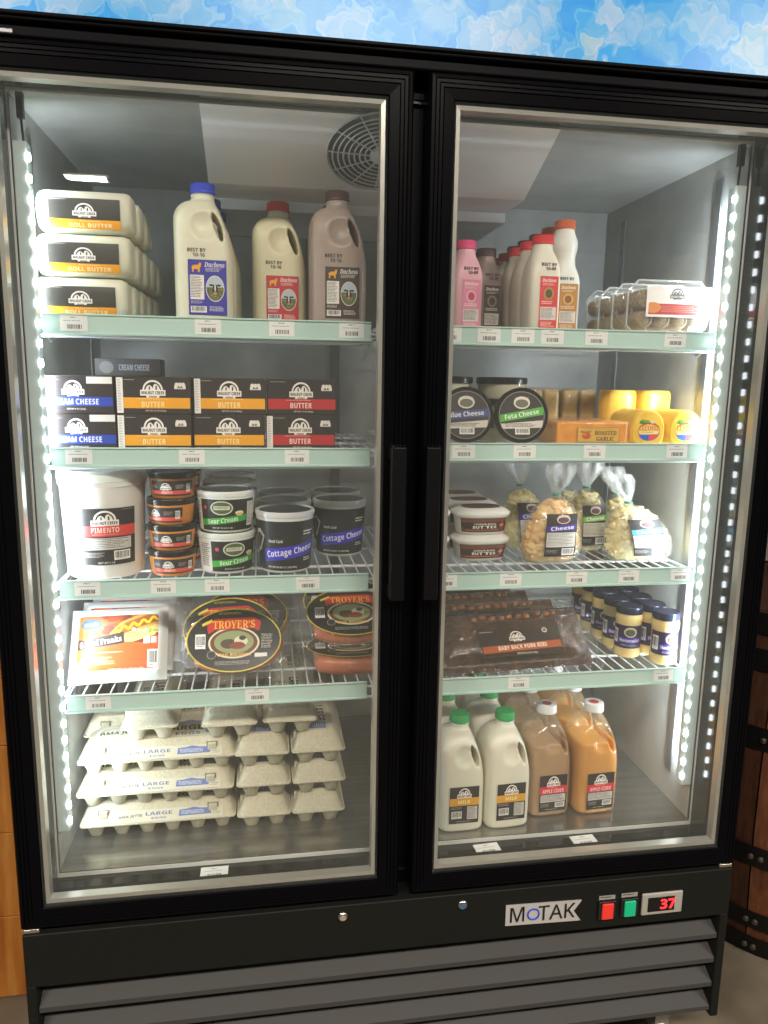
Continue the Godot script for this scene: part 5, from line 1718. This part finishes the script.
func stock_right_bags() -> void:
	var y := 1.061
	var cin := print_mat("cinnamon", print_cinnamon)
	var tub := func(t): make_butter_tub(t, cin, mat("5a2f24", 0.35))
	for k in 3:
		for l in 2:
			place("cin", tub, "butter_tub", "white oval cinnamon butter tub, %s, %s" % [["front stack", "second stack", "rear stack"][k], ["lower", "upper"][l]], "tub", Vector3(0.2065 + k * 0.002, y + l * 0.0572, -0.290 - k * 0.102), Vector3(0, 0.04, 0), "cinnamon butter tubs")
	var yel := print_mat("yellow_tub", print_yellow_tub)
	for l in 2:
		place("yel", func(t): make_butter_tub(t, yel, mat("caa02a", 0.35)), "butter_tub", "white oval butter tub with a yellow label, half hidden by the post, %s" % ["lower", "upper"][l], "tub", Vector3(0.076, y + l * 0.0572, -0.295), Vector3.ZERO, "yellow-labelled butter tubs")
	var purple := print_mat("bag_purple", print_bag.bind("3a2a86", "Cheese"))
	var green := print_mat("bag_green", print_bag.bind("6fae3e", "Cheese"))
	var aqua := print_mat("bag_aqua", print_bag.bind("3f9fc8", "Cheese"))
	var bags := [
		[0.352, -0.252, 0.134, 0.140, 0.074, 0.010, purple, "warm", 0.15, "tied clear bag of golden chunks with a purple-banded label, in front"],
		[0.472, -0.345, 0.112, 0.142, 0.070, 0.0, green, "pale", 0.1, "tied clear bag with a green-banded label, set back between two bags"],
		[0.557, -0.250, 0.150, 0.122, 0.076, -0.030, aqua, "pale", -0.5, "tied clear bag of pale chunks with a light blue label, by the LED strip"],
		[0.345, -0.390, 0.120, 0.142, 0.070, -0.015, purple, "pale", -0.3, "tied clear bag standing behind the purple-labelled front bag"],
		[0.585, -0.365, 0.100, 0.125, 0.070, -0.03, green, "pale", -0.3, "tied clear bag standing behind the light blue labelled bag"],
		[0.475, -0.445, 0.112, 0.130, 0.070, -0.01, aqua, "pale", -0.2, "tied clear bag at the back behind the green-labelled one"]]
	for b in bags:
		var t := thing("food_bag", b[9], "bag", Vector3(b[0], y, b[1]), Vector3(0, 0.05, 0), "tied clear food bags")
		make_bag(t, b[2], b[3], b[4], b[5], b[6], b[7], b[8])

func make_ribs(t: Node3D) -> void:
	var w := 0.372
	var h := 0.158
	var meat := tinted("ribs", [[0.0, "2a1c16"], [0.4, "3c261c"], [0.7, "523222"], [1.0, "6b4229"]], 0.02, Vector3.ONE * 6, 0.35, 0.5)
	part("meat", pack_mesh(w - 0.03, h - 0.018, 0.026, 0, 0.10), meat, t, Vector3(-0.01, 0.009, -0.001))
	part("meat_back", pack_mesh(w - 0.03, h - 0.018, 0.026, 0, 0.10, true), meat, t, Vector3(-0.01, 0.009, -0.001))
	var bones := tool()
	for k in 10:
		var x := -0.085 + k * 0.0205 + rng.randf_range(-0.005, 0.005)
		var r := rng.randf_range(0.006, 0.010)
		var y := rng.randf_range(-0.004, 0.003) + k * 0.0005
		loft_into(bones, [ring(0.0, r * 0.6, 0.0040, 2.0, 8, x, 0.017), ring(0.003, r, 0.0055, 2.0, 8, x, 0.018), ring(0.009, r * 0.9, 0.0055, 2.0, 8, x + 0.002, 0.017), ring(0.012, r * 0.5, 0.003, 2.0, 8, x + 0.002, 0.015)], true, true, Transform3D(Basis.IDENTITY, Vector3(0, 0.118 + y, 0)))
	part("bone_ends", done(bones), mat("8f5428", 0.4), t)
	part("pouch", pack_mesh(w, h, 0.031, 0, 0.08), clear_film("8f8478", 0.05, 0.05, 1.3), t)
	part("label", patch(func(u, v): return Vector3(lerpf(-0.085, 0.093, u), lerpf(0.106, 0.024, v), 0.0322), 1, 1), print_mat("ribs", print_ribs, 0.25), t)

func make_jar(t: Node3D) -> void:
	var b := part("jar", lathe([[0.0255, 0.0], [0.0285, 0.003], [0.0290, 0.012], [0.0278, 0.022], [0.0278, 0.074], [0.0290, 0.084], [0.0285, 0.093], [0.0250, 0.100]], 36), plastic("d9c183", 0.2), t)
	part("lid", lathe([[0.0275, 0.098], [0.0288, 0.0985], [0.0288, 0.112], [0.0275, 0.114], [0.0245, 0.1145], [0.0235, 0.1135]], 40), mat("23283c", 0.22, 0.3), t)
	part("label", round_label(-1.9, 1.9, 0.022, 0.074, 0.0283, 0.0283), print_mat("jar", print_jar, 0.3), b)

func stock_right_ribs() -> void:
	var y := 0.843
	for k in 4:
		place("ribs", make_ribs, "rib_pack", ["dark vacuum pack of pork ribs in front with a printed label", "dark rib pack second from the front", "dark rib pack third from the front", "dark rib pack at the back"][k], "meat pack", Vector3(0.268 + [0.0, -0.02, -0.05, -0.07][k], y + 0.004, -0.150 - k * 0.088), Vector3([-0.86, -0.92, -0.95, -0.95][k], 0.0, [0.035, 0.02, 0.02, 0.0][k]), "vacuum packs of pork ribs")
	for c in 2:
		for k in 5:
			place("jar", make_jar, "horseradish_jar", "purple-labelled jar with a dark lid, %s, %s" % [["outer row by the wall", "inner row beside the rib packs"][c], ["frontmost", "second", "third", "fourth", "last"][k]], "jar", Vector3([0.602, 0.543][c], y, [-0.190, -0.240][c] - k * 0.0605), Vector3(0, [0.25, -0.1][c] + 0.15 * (k % 2), 0), "purple-labelled jars")

func make_cider(t: Node3D, juice: String, head: String) -> void:
	# clear jug: cider up to the shoulder, empty above
	var f := func(x, y, z): return maxf(jug_field(x * 1.045, y, z * 1.045, true), maxf(y - 0.164, 0.003 - y))
	if not cache.has("cider_fill"):
		cache["cider_fill"] = nets(f, Vector3(-0.057, -0.004, -0.057), Vector3(0.057, 0.175, 0.057), 0.0036)
	t.scale = Vector3(0.95, 1.0, 0.95)
	part("cider", cache["cider_fill"], plastic(juice, 0.3), t)
	var b := part("jug", jug_mesh(true), clear_film(head, 0.16, 0.12), t)
	var c := part("cap", cap_mesh(0.0225, 0.018), mat("d6d8d6", 0.35), t, Vector3(0, 0.222, 0))
	part("cap_mark", lathe([[0.011, 0.0], [0.011, 0.0006]], 24), mat("b23a3c", 0.4), c, Vector3(0, 0.0178, 0))
	part("label", flat_label(0.066, 0.084), print_mat("cider", print_jug_label.bind("d8323a", "APPLE CIDER", "f4d6d2")), b, Vector3(0.002, 0.056, 0.0526))

func stock_right_jugs() -> void:
	var y := FLOOR_Y
	var milk := print_mat("jug_milk", print_jug_label.bind("e2a528", "MILK", "f8e6b0"))
	var grp := "green-capped milk jugs on the cabinet floor"
	for c in 2:
		for k in 3:
			place("jug_green", func(t): t.scale = Vector3(0.95, 1.0, 0.95); make_jug(t, "e2e0cc", "1f9a4e", milk, 0.066, 0.082, 0.062, 0.002, false), "milk_jug", "white milk jug with a green cap, %s column, %s" % [["inner", "outer"][c], ["frontmost", "second back", "third back"][k]], "milk jug", Vector3([0.1445, 0.2440][c], y, [-0.176, -0.176][c] - k * 0.114), Vector3(0, [0.02, 0.06][c], 0), grp)
	for k in 3:
		place("cider_tan", func(t): make_cider(t, "b08a5c", "d8c8b0"), "cider_jug", "dull tan apple cider jug beside the milk, %s" % ["frontmost", "second back", "third back"][k], "cider jug", Vector3(0.3480, y, -0.205 - k * 0.114), Vector3(0, 0.06, 0), "apple cider jugs")
		place("cider_amber", func(t): make_cider(t, "d8952e", "ecd2a0"), "cider_jug", "bright amber apple cider jug at the open side, %s" % ["frontmost", "second back", "third back"][k], "cider jug", Vector3(0.4540, y, -0.200 - k * 0.114), Vector3(0, 0.06, 0), "apple cider jugs")
